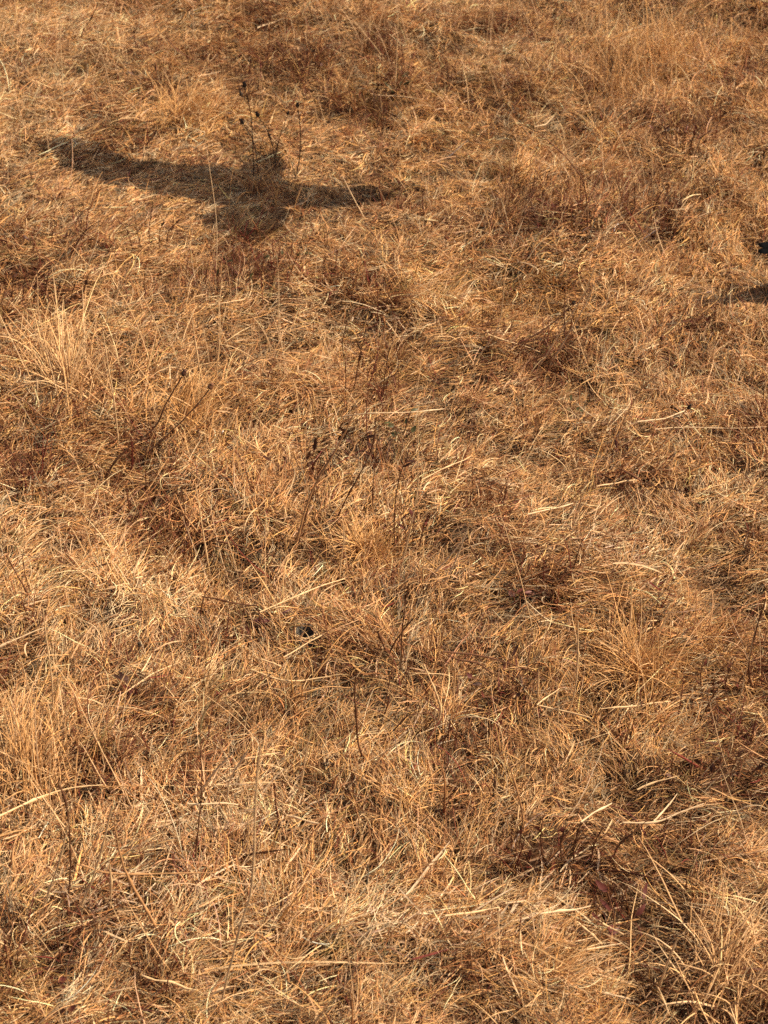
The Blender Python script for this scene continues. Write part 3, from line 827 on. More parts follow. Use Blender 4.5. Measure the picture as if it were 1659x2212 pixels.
# right half
weed('fallen_weed', 'large branching brown weed fallen leftward with small seed heads, right of centre', 'dried plant',
     [dict(p=[(1040, 800), (1065, 772), (1151, 728), (1200, 695), (1237, 657)], r=.0021, r1=.0014, lean=.5, twigs=4, m=M_brown, head=(.007, .003)),
      dict(p=[(1030, 722), (1110, 722), (1187, 720), (1240, 727), (1276, 731)], r=.0016, lean=.0, m=M_brown, head=(.009, .0036), hm=M_brown),
      dict(p=[(1065, 772), (1150, 735), (1200, 725), (1244, 708)], r=.0013, lean=.3, m=M_brown, head=(.006, .0025)),
      dict(p=[(1060, 800), (1130, 785), (1180, 762), (1222, 749)], r=.0015, lean=.3, m=M_brown, twigs=5)])
weed('dried_weed', 'tall bare brown stem bending left, right of the shadow and above the fallen weed', 'dried plant',
     [dict(p=[(1270, 515), (1263, 404), (1235, 355), (1209, 327), (1168, 292)], r=.0018, r1=.0012, m=M_brown)])
weed('dried_weed', 'seed-head stem standing in pale grass, highest of the three at right', 'dried plant', [dict(p=[(1398, 800), (1409, 776), (1428, 735)], head=(.009, .0038), hm=M_brown, m=M_tan, r=.0014)], 'leaning seed-head stems at the right')
weed('dried_weed', 'long leaning seed-head stem, middle one of the three at right', 'dried plant', [dict(p=[(1325, 965), (1345, 915), (1384, 845), (1412, 818), (1447, 790)], head=(.009, .0036), hm=M_brown, m=M_tan, r=.0017, lean=.15, twigs=2)], 'leaning seed-head stems at the right')
weed('dried_weed', 'long arching brown stem with a dark pointed head, lowest of the three at right', 'dried plant', [dict(p=[(1345, 1030), (1362, 1016), (1420, 975), (1455, 926), (1486, 884)], head=(.010, .003), m=M_tan, r=.002, r1=.001, lean=.2)], 'leaning seed-head stems at the right')
weed('dried_weed', 'reddish bushy weed at the upper right with many wiry stems', 'dried plant',
     [dict(p=[(1462 + dx, 345 + abs(dx) * .3), (1462 + dx * 1.5, 300), (1465 + dx * 2.2, 248 + abs(dx))], r=.0014, m=M_brown, twigs=6, leaves=2, leaf=(.014, .002), lm=M_redleaf) for dx in (-26, -14, 0, 10, 22, 34)])
weed('dried_weed', 'dark leafy weed low in the thatch near the right edge, below the black wing tip', 'dried plant',
     [dict(p=[(1490 + dx, 725), (1490 + dx * 1.5, 700), (1490 + dx * 2.4, 672)], r=.0011, m=M_brown, leaves=3, leaf=(.016, .003), lm=M_redleaf, twigs=3) for dx in (-20, -6, 8, 22)])
weed('dried_weed', 'brown twiggy weed left of the dark gap in the upper right grass', 'dried plant',
     [dict(p=[(1375 + dx, 490), (1378 + dx * 1.3, 440), (1382 + dx * 2, 395)], r=.0013, m=M_brown, twigs=5) for dx in (-24, -6, 12, 30)])
weed('dried_weed', 'row of wiry dark red stems along the lower right edge', 'dried plant',
     [dict(p=[(1530 + dx, 1520), (1528 + dx * 1.2, 1465), (1538 + dx * 1.5, 1410 + (dx * 7 % 47))], r=.0009, m=M_brown, twigs=6, leaves=2, leaf=(.015, .0025), lm=M_redleaf) for dx in (-12, 12, 34, 60)] +
     [dict(p=[(1625, 1500), (1618, 1430), (1632, 1360), (1652, 1290)], r=.0018, m=M_brown, twigs=4)])
weed('dried_weed', 'thin stems with a black pointed leaf, below right of centre', 'dried plant',
     [dict(p=[(1066, 1730), (1067, 1700), (1068, 1672)], r=.0011, m=M_dark, leaves=1, leaf=(.018, .003), leaf_from=.4), dict(p=[(1075, 1760), (1072, 1700), (1076, 1660)], r=.001, m=M_stalk)])
weed('dried_weed', 'tangle of brown stems rising right of the burrow', 'dried plant',
     [dict(p=[(866, 1445), (868, 1370), (874, 1310), (881, 1262)], r=.0015, m=M_brown, twigs=3), dict(p=[(833, 1428), (858, 1380), (893, 1337)], r=.0017, m=M_brown, twigs=2),
      dict(p=[(842, 1424), (828, 1392), (816, 1366)], r=.0022, r1=.002, m=M_brown), dict(p=[(905, 1500), (925, 1420), (935, 1350), (950, 1300)], r=.0013, m=M_tan, twigs=4), dict(p=[(930, 1480), (945, 1420), (962, 1345)], r=.0012, m=M_tan, twigs=4)])
weed('dried_weed', 'tall dark curving stem below the burrow tangle, bent at its foot', 'dried plant',
     [dict(p=[(790, 1652), (774, 1605), (769, 1528), (767, 1490), (774, 1448)], r=.002, r1=.0012, m=M_brown, nodes=5)])
weed('dried_weed', 'thin brown stem slanting up right from the bleached litter spot', 'dried plant', [dict(p=[(830, 1596), (858, 1570), (884, 1546), (925, 1541)], r=.0012, m=M_brown)])
weed('dried_weed', 'spreading dark red weed stems over the brown patch at lower right', 'dried plant',
     [dict(p=[(1235 + dx, 1870), (1235 + dx * 1.2, 1825), (1238 + dx * 1.4 + 12, 1770 + (dx % 29))], r=.0014, m=M_brown, twigs=5, leaves=2, leaf=(.013, .003), lm=M_redleaf) for dx in (-90, -55, -20, 5, 40, 85)])
weed('dried_weed', 'dark stems among the grass at the right edge near the bottom', 'dried plant',
     [dict(p=[(1530 + dx, 1720 - dx * 5 % 31), (1528 + dx * 1.1, 1670), (1542 + dx * 1.25, 1610 + (dx * 7 % 43))], r=.0010, m=M_brown, twigs=4, leaves=2, leaf=(.015, .003), lm=M_brownleaf) for dx in (-70, -30, 10, 45, 90)])
weed('wiry_weed', 'dark brown wiry weeds massed at the left edge below the bird shadow', 'dried plant',
     [dict(p=[(25 + dx, 680), (26 + dx * 1.1, 630), (30 + dx * 1.15, 575 + (dx % 31))], r=.0013, m=M_brown, twigs=5, leaves=2, leaf=(.014, .0026), lm=M_brownleaf) for dx in (0, 22, 45, 66, 90, 118, 140)])
weed('wiry_weed', 'brown wiry weeds standing right below the tail of the bird shadow', 'dried plant',
     [dict(p=[(560 + dx, 640), (561 + dx * 1.1, 590), (566 + dx * 1.3, 540 + (dx % 17))], r=.0012, m=M_brown, twigs=5, leaves=2, leaf=(.012, .002), lm=M_greenleaf) for dx in (-85, -50, -20, 5, 28, 60)])
weed('wiry_weed', 'small brown weeds at the top of the meadow, above the seed heads', 'dried plant',
     [dict(p=[(600 + dx, 165), (601 + dx, 138), (604 + dx * 1.05, 112 + (dx % 13))], r=.0013, m=M_brown, twigs=4, leaves=1, leaf=(.014, .0028), lm=M_brownleaf) for dx in (-110, -60, -25, 10, 45, 90)])

# leafy weeds
rosette('dark red leafy weed at lower left, long leaves spread flat', 330, 1528, 9, .026, .0042, M_redleaf, rad=.016, up=.5, m2=M_brownleaf)
rosette('scattered dark red leaves low in the grass right of centre', 1175, 1268, 9, .014, .004, M_redleaf, rad=.03, up=.3)
rosette('dark red leafy weed below the wiry stem tangle near the centre right', 1085, 1495, 8, .015, .0034, M_redleaf, rad=.022, up=.8, m2=M_brownleaf)
rosette('green grass-like leaf sprig at the top centre', 855, 200, 6, .022, .0020, M_greenleaf, rad=.01, up=1.0)
rosette('olive green leaf pair beside the fallen weed', 1225, 905, 4, .013, .0034, M_greenleaf, rad=.01, up=.7)
rosette('small olive leaves in the thatch right of the centre stems', 872, 952, 4, .014, .0034, M_greenleaf, rad=.012, up=.6)
rosette('tiny dark red leafy weed in the bottom left corner', 130, 2185, 5, .014, .004, M_redleaf, rad=.012, up=.6)
rosette('dark red leaves at the bottom right among thick straws', 1340, 2005, 7, .017, .0034, M_redleaf, rad=.018, up=.7)
rosette('brown leafy seedling under the pale straws left of the shadow head plants', 345, 205, 8, .018, .0034, M_brownleaf, rad=.03, up=.8)
rosette('small dark red leafy weed at the centre top, beneath the tail shadow', 635, 600, 6, .014, .003, M_redleaf, rad=.02, up=.9, m2=M_greenleaf)
rosette('dark brown leafy weed at the right, below the shadow of the wing tip', 1330, 1010, 6, .016, .003, M_brownleaf, rad=.02, up=.8, m2=M_redleaf)
# single red leaf lying by the burrow
b = on_ground(545, 1343, .036)
V, F = lens_leaf(b, (1, .1, .03), (0, -.35, 1), .034 * .8, .0042, 5, .15, .05)
o = link('fallen_leaf', mesh_np('fallen_leaf', np.array(V) - np.array(b), F), M_redleaf); o.location = b
tag(o, 'single purplish red leaf lying left of the burrow', 'leaf')

# pale and brown straws
stalk('long upright pale straw near the top left corner', [(138, 275), (132, 140), (126, 34)], .0012, M_stalk)
stalk('faint upright straw standing in the left wing of the bird shadow', [(370, 410), (382, 345), (398, 290)], .0009, M_stalk)
stalk('tall thin straw leaning slightly left, left of centre', [(258, 985), (248, 880), (235, 800), (222, 715)], .0013, M_stalk)
stalk('tall straw leaning right from the pale straw tuft', [(196, 840), (222, 720), (250, 640), (286, 560)], .0010, M_stalk)
stalk('long straw slanting right across the left middle', [(197, 815), (250, 780), (300, 735), (345, 705)], .0011, M_stalk, lean=.3)
stalk('thick bleached straw standing broken at the left', [(74, 888), (80, 850), (78, 815)], .0017, M_white)
stalk('pale straw stub in the straw stand, leaning right', [(175, 843), (184, 818), (192, 790)], .0018, M_white)
stalk('bleached straw stub leaning right beside the knobby stalk', [(370, 842), (378, 815), (390, 785)], .0016, M_white)
stalk('tall straw leaning left behind the reddish round seed head', [(442, 845), (430, 790), (422, 735), (416, 690)], .0013, M_stalk)
stalk('slender upright straw right of the reddish round seed head', [(466, 845), (472, 760), (476, 700), (470, 640)], .0012, M_stalk)
stalk('pale straw reaching down from the forked brown stem', [(453, 1240), (440, 1162), (422, 1044)], .0012, M_stalk)
stalk('very long thin upright straw along the left edge', [(115, 1580), (113, 1473), (102, 1384), (93, 1312)], .0012, M_stalk)
stalk('bleached straw lying in the dark gap at the left edge', [(-6, 1398), (45, 1376), (99, 1355)], .0018, M_white, lying=True, lift=.045)
stalk('long straw rising right, left of the burrow', [(261, 1502), (330, 1455), (394, 1428)], .0013, M_stalk, lying=True, lift=.05)
stalk('long straight straw lying above the burrow', [(562, 1322), (650, 1285), (745, 1245)], .0014, M_stalk, lying=True, lift=.045)
stalk('upright pale straw left of the burrow', [(610, 1368), (603, 1330), (595, 1297)], .0012, M_stalk)
stalk('bleached straw slanting across the mouth of the burrow', [(640, 1393), (652, 1372), (663, 1352)], .0010, M_white)
stalk('straw lying along the lower lip of the burrow', [(615, 1420), (668, 1388), (700, 1370)], .0012, M_stalk, lying=True, lift=.045)
stalk('yellow straw pair standing at the foot of the golden tuft', [(733, 1268), (737, 1220), (744, 1165), (742, 1130)], .0013, M_stalk)
stalk('long yellow straw leaning right, right of the golden tuft', [(854, 1275), (875, 1190), (895, 1100), (905, 1030)], .0013, M_stalk)
stalk('pale straw leaning right, first of the crossing pair right of centre', [(915, 1272), (950, 1225), (985, 1185), (1010, 1150)], .0013, M_white, lean=.2)
stalk('pale straw leaning right, steeper of the crossing pair right of centre', [(950, 1278), (985, 1210), (1014, 1135)], .0013, M_white, lean=.1)
stalk('long yellow straw across the centre, slanting up to the right', [(910, 1035), (990, 1000), (1020, 985)], .0012, M_stalk, lying=True, lift=.05)
stalk('thick flat bleached straw lying across the upper centre', [(738, 898), (800, 893), (880, 889), (960, 882)], .0014, M_white, lying=True, lift=.045)
stalk('long pale straw slanting down right over the fallen weed', [(1052, 722), (1110, 740), (1165, 762)], .0011, M_stalk, lying=True, lift=.06)
stalk('thin straw leaning right above the fallen weed', [(1010, 830), (1035, 770), (1078, 700), (1095, 560)], .0009, M_stalk)
stalk('long thin straw leaning right up through the right middle', [(1150, 815), (1210, 720), (1260, 640), (1300, 545)], .0012, M_stalk)
stalk('pale straw reaching up right of the fallen weed', [(1180, 800), (1232, 715), (1262, 660), (1290, 600)], .0012, M_white)
stalk('thin straw slanting up right across the right middle', [(1200, 610), (1240, 575), (1280, 540), (1320, 495)], .0010, M_stalk)
stalk('long bleached straw lying flat at the right', [(1420, 930), (1530, 925), (1659, 920)], .0013, M_white, lying=True, lift=.045)
stalk('curved bleached straw lying right of the long seed-head stem', [(1375, 910), (1440, 905), (1480, 888)], .0016, M_white, lying=True, lift=.045)
stalk('long straw slanting up right to the middle right', [(1140, 1112), (1190, 1100), (1237, 1088)], .0014, M_white, lying=True, lift=.05)
stalk('short bleached straw beside the dark gap, upper', [(1290, 1050), (1330, 1043), (1372, 1037)], .0016, M_stalk, lying=True, lift=.045)
stalk('tall straight yellow stalk left of the star-shaped straws', [(1222, 1566), (1240, 1491), (1246, 1420), (1246, 1340)], .0018, M_stalk)
stalk('star straw pointing straight up', [(1160, 1522), (1161, 1485), (1163, 1448)], .0014, M_stalk)
stalk('star straw slanting up to the right', [(1160, 1522), (1184, 1504), (1208, 1488)], .0012, M_stalk, lying=True, lift=.045)
stalk('star straw running down right under the yellow stalk', [(1162, 1524), (1220, 1538), (1280, 1550)], .0014, M_stalk, lying=True, lift=.05)
stalk('straw running left out of the large spiky tuft', [(1373, 1526), (1330, 1529), (1298, 1532)], .0015, M_stalk, lying=True, lift=.045)
stalk('straw arching right out of the large spiky tuft', [(1373, 1526), (1410, 1520), (1450, 1516)], .0012, M_stalk, lying=True, lift=.045)
stalk('tall straw standing above the large spiky tuft', [(1356, 1400), (1362, 1330), (1364, 1260)], .0012, M_stalk)
stalk('long straw leaning right above the large spiky tuft', [(1400, 1420), (1440, 1340), (1475, 1290)], .0010, M_stalk, lean=.2)
stalk('thick kinked straw bending down right of the burrow', [(937, 1582), (952, 1535), (941, 1493), (916, 1432)], .0019, M_stalk, nodes=3)
stalk('long bent straw standing below the burrow', [(626, 1752), (647, 1704), (662, 1618), (676, 1562)], .0017, M_stalk)
stalk('long wavy straw lying left of the tall curving stem', [(540, 1445), (600, 1462), (650, 1468), (720, 1462)], .0016, M_stalk, lying=True, lift=.05)
stalk('straw lying from the left middle edge down right of centre', [(563, 1424), (590, 1432), (610, 1440)], .0019, M_stalk, lying=True, lift=.045)
stalk('orange straw lying flat at the lower left', [(176, 1869), (220, 1884), (293, 1890), (380, 1887), (468, 1881)], .0018, M_tan, lying=True, lift=.07)
stalk('long pale straw arching from the lower left edge', [(-5, 1764), (98, 1718), (160, 1703), (222, 1697)], .0018, M_stalk, lying=True, lift=.08)
stalk('very long straight straw rising from the bottom edge', [(468, 2205), (512, 2025), (542, 1913), (549, 1718), (557, 1615)], .0017, M_stalk, r1=.0011)
stalk('thick straw leaning right beside the curved brown stalk', [(161, 1985), (200, 1900), (225, 1820), (245, 1740)], .0020, M_stalk)
stalk('pale straw leaning right at the bottom left, shorter', [(80, 1990), (105, 1930), (130, 1860), (150, 1780)], .0016, M_stalk)
stalk('curved pale straw standing in the bleached litter', [(483, 1762), (490, 1720), (498, 1679), (532, 1622)], .0018, M_white)
stalk('pale straw leaning right out of the bleached litter', [(415, 1736), (440, 1700), (475, 1655), (510, 1620)], .0017, M_white)
stalk('bleached straw lying across the bleached litter', [(405, 1735), (460, 1737), (515, 1740)], .0022, M_white, lying=True, lift=.045)
stalk('bleached straw lying right of the bleached litter', [(618, 1762), (650, 1770), (688, 1780)], .0022, M_white, lying=True, lift=.045)
stalk('dark straw stub near the bottom left', [(235, 1975), (240, 1920), (236, 1865)], .0017, M_stalk)
stalk('thick straw lying near the bottom centre, upper of two', [(963, 1980), (1020, 1972), (1080, 1962)], .0024, M_stalk, lying=True, lift=.045)
stalk('thick bleached straw lying near the bottom centre, lower right of two', [(1155, 1975), (1210, 1968), (1275, 1959)], .0026, M_white, lying=True, lift=.05)
stalk('brown straw lying down right under the thick bleached one', [(1250, 1993), (1275, 2016), (1299, 2040)], .0024, M_stalk, lying=True, lift=.045)
stalk('thick tan straw lying toward the right at the bottom', [(1276, 1981), (1310, 2000), (1347, 2019)], .0028, M_stalk, lying=True, lift=.045)
stalk('short bleached straw lying at the bottom, right of centre', [(1250, 2055), (1300, 2046), (1342, 2038)], .0022, M_white, lying=True, lift=.045)
stalk('kinked bright straw lying at the lower right', [(1347, 1776), (1414, 1774), (1470, 1758), (1521, 1738)], .0020, M_white, lying=True, lift=.05)
stalk('bright straw slanting up from the kinked one', [(1412, 1774), (1440, 1745), (1462, 1715)], .0016, M_white, lying=True, lift=.055)
stalk('bright short straw left of the kinked one', [(1255, 1775), (1285, 1755), (1322, 1735)], .0022, M_white, lying=True, lift=.045)
stalk('long bright straw at the lower right, above the kinked one', [(1375, 1705), (1420, 1688), (1465, 1675)], .0018, M_stalk, lying=True, lift=.05)
stalk('tan curved stalk standing at the lower centre right', [(1132, 1806), (1125, 1740), (1102, 1661)], .0018, M_tan)
stalk('bleached straw bit lying in the bottom right corner', [(1300, 2145), (1335, 2152), (1362, 2158)], .0030, M_white, lying=True, lift=.045)
stalk('straw leaning right near the bottom right corner', [(1420, 2150), (1440, 2080), (1462, 2025)], .0020, M_stalk)
stalk('long straw slanting in the bottom left corner', [(305, 2105), (370, 2125), (430, 2140)], .0022, M_stalk, lying=True, lift=.045)
stalk('pale straw slanting up in the lower centre', [(640, 2070), (680, 2030), (722, 1990)], .0018, M_stalk, lean=.3)
stalk('thin straw leaning left over the right wing of the bird shadow', [(792, 480), (765, 430), (740, 380)], .0011, M_white)
stalk('bright straw slanting up beside the right wing shadow', [(650, 448), (680, 405), (700, 382)], .0010, M_stalk)
stalk('bright straw lying at the far left above the bird shadow', [(200, 240), (250, 246), (300, 240)], .0012, M_stalk, lying=True, lift=.04)
stalk('bright straw slanting up right at the top centre', [(555, 60), (590, 48), (615, 40)], .0016, M_white, lying=True, lift=.04)
stalk('tall pale straw standing alone at the top right of centre', [(1292, 185), (1294, 90), (1292, -10)], .0012, M_stalk)
stalk('tall pale straw leaning right out of the top right tuft', [(1400, 190), (1425, 90), (1440, 0)], .0012, M_stalk)
stalk('tall thin straw standing at the centre top', [(852, 205), (858, 100), (862, 10)], .0013, M_stalk)
stalk('pale straw lying in the top centre beside the green sprig', [(800, 203), (850, 207), (915, 215)], .0012, M_white, lying=True, lift=.035)
stalk('curled bleached stem lying at the upper right', [(1155, 274), (1180, 268), (1196, 250)], .0018, M_white, lying=True, lift=.035)

# fallen twigs
stalk('dark twig fallen across the grass right of the burrow tangle', [(955, 1407), (1040, 1417), (1134, 1448), (1180, 1470)], .0019, M_brown, lying=True, lift=.05, name='fallen_twig', cat='twig')
stalk('thinner dark twig lying just under the fallen one', [(966, 1417), (1030, 1432), (1077, 1460)], .0014, M_brown, lying=True, lift=.05, name='fallen_twig', cat='twig')
stalk('reddish twig lying left of centre, running down right', [(465, 1169), (530, 1182), (594, 1203)], .0016, M_brown, lying=True, lift=.05, name='fallen_twig', cat='twig')
stalk('dark twig lying left of the purplish leaf', [(440, 1290), (500, 1302), (558, 1310)], .0017, M_brown, lying=True, lift=.045, name='fallen_twig', cat='twig')
stalk('long thin brown twig lying across the middle, above the thick flat straw', [(570, 770), (670, 795), (750, 812), (800, 820)], .0013, M_tan, lying=True, lift=.05, name='fallen_twig', cat='twig')
stalk('straight brown twig lying in the centre below the tail shadow', [(845, 637), (920, 640), (1000, 645)], .0012, M_brown, lying=True, lift=.045, name='fallen_twig', cat='twig')
stalk('long curved dark twig running from right of centre down to the right', [(1335, 1010), (1400, 1045), (1480, 1062)], .0017, M_brown, lying=True, lift=.05, name='fallen_twig', cat='twig')
stalk('curved dark stem arching right, near the right edge', [(1440, 706), (1500, 690), (1530, 684)], .0014, M_brown, lying=True, lift=.05, name='fallen_twig', cat='twig')

# ------------------------------------------------------------------ burrow: a small mouth with walls and a grey earth floor
def burrow():
    root = empty('burrow', (HOLE.x, HOLE.y, HOLE.z))
    tag(root, 'small dark animal hole in the thatch with grey soil inside', 'burrow')
    lr = np.random.default_rng(3)
    sides = 28; V = []; F = []
    prof = [(1.12, .0), (1.0, .003), (.97, -.004), (1.0, -.012), (1.05, -.026), (.95, -.040), (.55, -.046), (.12, -.047)]
    for i, (r, z) in enumerate(prof):
        for k in range(sides):
            a = 2 * math.pi * k / sides
            q = HOLE_R * r * (1 + lr.normal(0, .03) + .16 * math.sin(2 * a + .7) + .10 * math.sin(3 * a + 2))
            V.append((q * math.cos(a), q * math.sin(a) * .95 + z * .25, z - 0.004 * math.sin(a) * -1 + lr.normal(0, .0005)))
    V.append((0, -.012, -.047))
    for i in range(len(prof) - 1):
        for k in range(sides): F.append((i * sides + k, i * sides + (k + 1) % sides, (i + 1) * sides + (k + 1) % sides, (i + 1) * sides + k))
    b = (len(prof) - 1) * sides; e = len(prof) * sides
    for k in range(0, sides, 2): F.append((b + k, b + k + 1, b + (k + 2) % sides, e))
    link('earth_wall', mesh_np('earth_wall', V, F), M_pit, root)
    arrs = []
    for _ in range(16):
        a = lr.uniform(0, 6.28); p = np.array([math.cos(a), math.sin(a), 0]) * HOLE_R * lr.uniform(1.0, 1.2) + [0, 0, .003]
        d = lr.normal(0, 1, 3) * [1, 1, .3]; d = d / np.linalg.norm(d) * lr.uniform(.008, .016)
        # keep rim fibres tangent to the mouth
        t = np.array([-math.sin(a), math.cos(a), lr.normal(0, .2)]) * np.linalg.norm(d)
        arrs.append(tube_arrays(smooth_path([p - t, p, p + t + [0, 0, .002]], .004), .0007, .0004, 5, .0002, 0, nseed()))
    V, F = join(arrs)
    link('rim_fibre', mesh_np('rim_fibre', V, F), M_stalk, root)
burrow()
# the ground sheet is cut where the burrow goes down
bm = bmesh.new(); bm.from_mesh(gme)
kill = [f for f in bm.faces if (f.calc_center_median() - Vector((HOLE.x, HOLE.y - .004, f.calc_center_median().z))).length < HOLE_R * .85]
bmesh.ops.delete(bm, geom=kill, context='FACES'); bm.to_mesh(gme); bm.free()

# dark stone at the top edge
def stone(label, px, py, sx, sy, sz, lift, m=M_stone):
    b = on_ground(px, py, lift)
    bm = bmesh.new(); bmesh.ops.create_icosphere(bm, subdivisions=4, radius=1)
    V = np.array([v.co[:] for v in bm.verts])
    n = fbm(V[:, 0] + 3, V[:, 1] + V[:, 2] * 1.7, 1.3, 77, 3)
    V = V * (1 + .28 * n)[:, None] * np.array([sx, sy, sz])
    for v, c in zip(bm.verts, V): v.co = c
    for f in bm.faces: f.smooth = True
    me = bpy.data.meshes.new('stone'); bm.to_mesh(me); bm.free()
    o = link('stone', me, m); o.location = b
    tag(o, label, 'stone')
stone('dark grey stone half hidden in the grass at the very top edge', 1228, -6, .022, .014, .013, .028)
stone('small pale chip lying in the grass at the upper right', 1452, 281, .018, .006, .004, .032, mat('pale_chip', (.6, .5, .38), .8, .2, 100))

# ------------------------------------------------------------------ birds
def gp(px, py):
    p = on_ground(px, py, .028); return np.array([p.x, p.y])

def sheet(lead, trail, z0, camber, thick, scallop=0.0, n=44, m=9, tipz=0.0):
    """closed, cambered wing surface between a leading and a trailing outline"""
    def resample(P, n):
        P = np.array(P, float); d = np.concatenate([[0], np.cumsum(np.linalg.norm(np.diff(P, axis=0), axis=1))]); t = np.linspace(0, d[-1], n)
        return np.stack([np.interp(t, d, P[:, k]) for k in range(P.shape[1])], 1)
    A = resample(lead, n); B = resample(trail, n)
    if scallop:
        s = np.abs(np.sin(np.linspace(0, math.pi * 13, n)))
        B = B + (B - A) * (scallop * (s - .5))[:, None]
    V = []
    for sgn in (1, -1):
        for i in range(n):
            u = i / (n - 1)
            for j in range(m):
                v = j / (m - 1)
                p = A[i] * (1 - v) + B[i] * v
                z = z0 + camber * math.sin(math.pi * v ** .7) * (1 - .6 * u) + sgn * thick * (1 - .7 * u) * (math.sin(math.pi * min(1, v * .9 + .1)) * .8 + .05) + tipz * u * u
                V.append((p[0], p[1], z))
    F = []
    N = n * m
    for i in range(n - 1):
        for j in range(m - 1):
            a = i * m + j
            F.append((a, a + 1, a + m + 1, a + m)); F.append((N + a, N + a + m, N + a + m + 1, N + a + 1))
    for i in range(n - 1):
        for j in (0, m - 1):
            a = i * m + j; F.append((a, a + m, N + a + m, N + a) if j == 0 else (a, N + a, N + a + m, a + m))
    for i in (0, n - 1):
        for j in range(m - 1):
            a = i * m + j; F.append((a, a + 1, N + a + 1, N + a) if i else (a, N + a, N + a + 1, a + 1))
    return V, F

def body_loft(path, rads, flat=.85, sides=20):
    P = smooth_path([np.array(p, float) for p in path], .006)
    d0 = np.concatenate([[0], np.cumsum(np.linalg.norm(np.diff(np.array(path), axis=0), axis=1))]); d0 /= d0[-1]
    d = np.concatenate([[0], np.cumsum(np.linalg.norm(np.diff(P, axis=0), axis=1))]); d /= d[-1]
    R = np.interp(d, d0, rads)
    for _ in range(4): R[1:-1] = (R[:-2] + R[1:-1] * 2 + R[2:]) / 4
    T = np.gradient(P, axis=0); T /= np.linalg.norm(T, axis=1, keepdims=True)
    S = np.cross(T, [0, 0, 1.0]); S /= np.linalg.norm(S, axis=1, keepdims=True); N = np.cross(S, T)
    a = np.linspace(0, 2 * math.pi, sides, endpoint=False)
    V = P[:, None] + (S[:, None] * np.cos(a)[None, :, None] + N[:, None] * np.sin(a)[None, :, None] * flat) * R[:, None, None]
    F = []
    for i in range(len(P) - 1):
        for k in range(sides): F.append((i * sides + k, i * sides + (k + 1) % sides, (i + 1) * sides + (k + 1) % sides, (i + 1) * sides + k))
    return V.reshape(-1, 3), F

ALT = 0.62
C0 = gp(575, 392)
def rel(L): return [gp(x, y) - C0 for x, y in L]
bird = empty('bird', Vector((C0[0] - .012, C0[1] + .012, .028 + th(C0[0], C0[1]))) + TO_SUN * (ALT / TO_SUN.z))
tag(bird, 'black bird gliding low over the meadow, whose spread-winged shadow falls on the grass', 'bird')
lw_l = rel([(572, 362), (530, 352), (497, 349), (419, 343), (325, 328), (262, 316), (226, 307), (148, 300), (78, 301)])
lw_t = rel([(560, 430), (510, 426), (460, 421), (366, 408), (325, 390), (262, 380), (226, 364), (158, 343), (80, 308)])
rw_l = rel([(590, 362), (640, 373), (679, 385), (731, 388), (830, 384), (892, 404)])
rw_t = rel([(580, 424), (640, 434), (669, 436), (757, 433), (835, 425), (897, 410)])
for nm, a_, b_ in (('wing', lw_l, lw_t), ('wing', rw_l, rw_t)):
    V, F = sheet(a_, b_, .004, .008, .005, .10)
    link(nm, mesh_np(nm, V, F), M_black, bird)
V, F = sheet(rel([(545, 405), (520, 425), (497, 440), (450, 456), (466, 484)]), rel([(580, 405), (610, 425), (656, 446), (640, 480), (604, 502)]), 0, .004, .004, 0, 30, 13)
link('tail', mesh_np('tail', V, F), M_black, bird)
V, F = sheet(rel([(464, 482), (500, 498), (523, 512)]), rel([(606, 500), (585, 512), (566, 520)]), 0, .003, .003, 0, 14, 9)
link('tail', mesh_np('tail', V, F), M_black, bird)
bp = [np.append(q, z) for q, z in zip(rel([(616, 322), (611, 340), (600, 362), (588, 385), (572, 410), (556, 440)]), (.006, .010, .012, .004, -.002, 0))]
V, F = body_loft(bp, [.008, .036, .038, .038, .034, .012])
body = link('body', mesh_np('body', V, F), M_black, bird)
V, F = body_loft([bp[0] + (bp[1] - bp[0]) * .5, bp[0] + [.004, .006, -.001], bp[0] + [.012, .022, -.005]], [.007, .006, .001], .8, 10)
link('beak', mesh_np('beak', V, F), M_beak, bird)

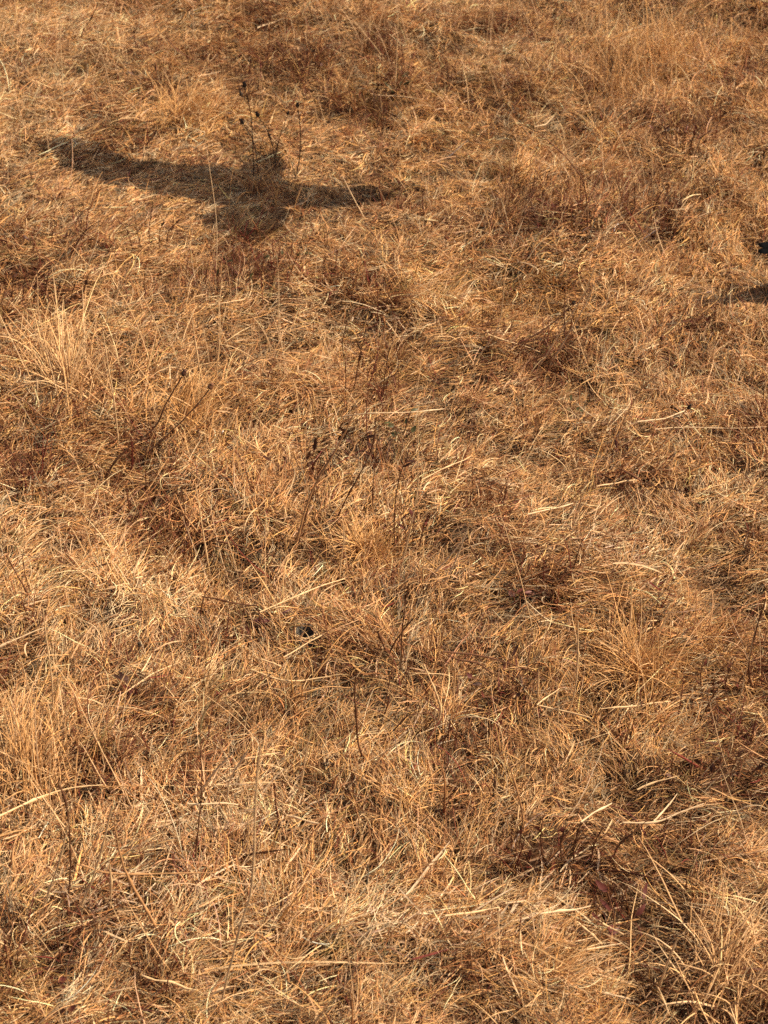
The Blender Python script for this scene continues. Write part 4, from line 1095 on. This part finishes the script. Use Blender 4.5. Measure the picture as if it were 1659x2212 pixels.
# second bird: only the tip of its left wing reaches the view at the right edge
tip = on_ground(1533, 637, .025) + TO_SUN * .121
bird2 = empty('bird', tip + Vector((.354, .05, .05)))
tag(bird2, 'second black bird skimming the grass at the right edge, only its wing tip in view', 'bird')
off = np.array([-.36, -.05])
def w2(L): return [np.array(q) + off for q in L]
# two rounded primaries end the wing side by side
f1l = w2([(.40, .085), (.30, .060), (.20, .030), (.10, .0195), (.03, .0185), (.010, .0165), (.002, .0125)])
f1t = w2([(.40, .010), (.30, .004), (.20, .000), (.10, -.002), (.03, -.003), (.012, -.0025), (.004, .0040)])
f2l = w2([(.40, .024), (.30, .014), (.20, .008), (.10, .006), (.03, .0042), (.010, .0030), (.001, -.0020)])
f2t = w2([(.40, -.070), (.30, -.075), (.20, -.034), (.10, -.0200), (.03, -.0180), (.008, -.0160), (-.001, -.0105)])
for a_, b_, dz in ((f1l, f1t, 0.0), (f2l, f2t, -.0022)):
    a3 = [np.array(q) for q in a_]; b3 = [np.array(q) for q in b_]
    V, F = sheet(a3[::1], b3[::1], -.02 + dz, .003, .003, 0, 40, 9)
    V = np.array(V); k = (V[:, 0] - off[0]) / .40; V[:, 2] = V[:, 2] - .03 * (1 - k) + .006 * k
    link('wing', mesh_np('wing', V, F), M_black, bird2)
mir = lambda L: [np.array([.10 - q[0], q[1]]) for q in L]
V, F = sheet(mir(f1l), mir(f2t), .008, .006, .004, .06, 40, 9)
link('wing', mesh_np('wing', V, F), M_black, bird2)
V, F = body_loft([(.05, .15, .01), (.05, .12, .014), (.05, .085, .010), (.05, .04, 0), (.05, -.02, -.004), (.05, -.09, 0)], [.006, .024, .022, .036, .038, .012])
link('body', mesh_np('body', V, F), M_black, bird2)
V, F = sheet([(.035, -.07), (.02, -.12), (.01, -.17)], [(.065, -.07), (.08, -.12), (.09, -.17)], 0, .003, .003, 0, 20, 9)
link('tail', mesh_np('tail', V, F), M_black, bird2)
V, F = body_loft([(.05, .145, .01), (.05, .165, .009), (.05, .185, .004)], [.007, .005, .001], .8, 10)
link('beak', mesh_np('beak', V, F), M_beak, bird2)
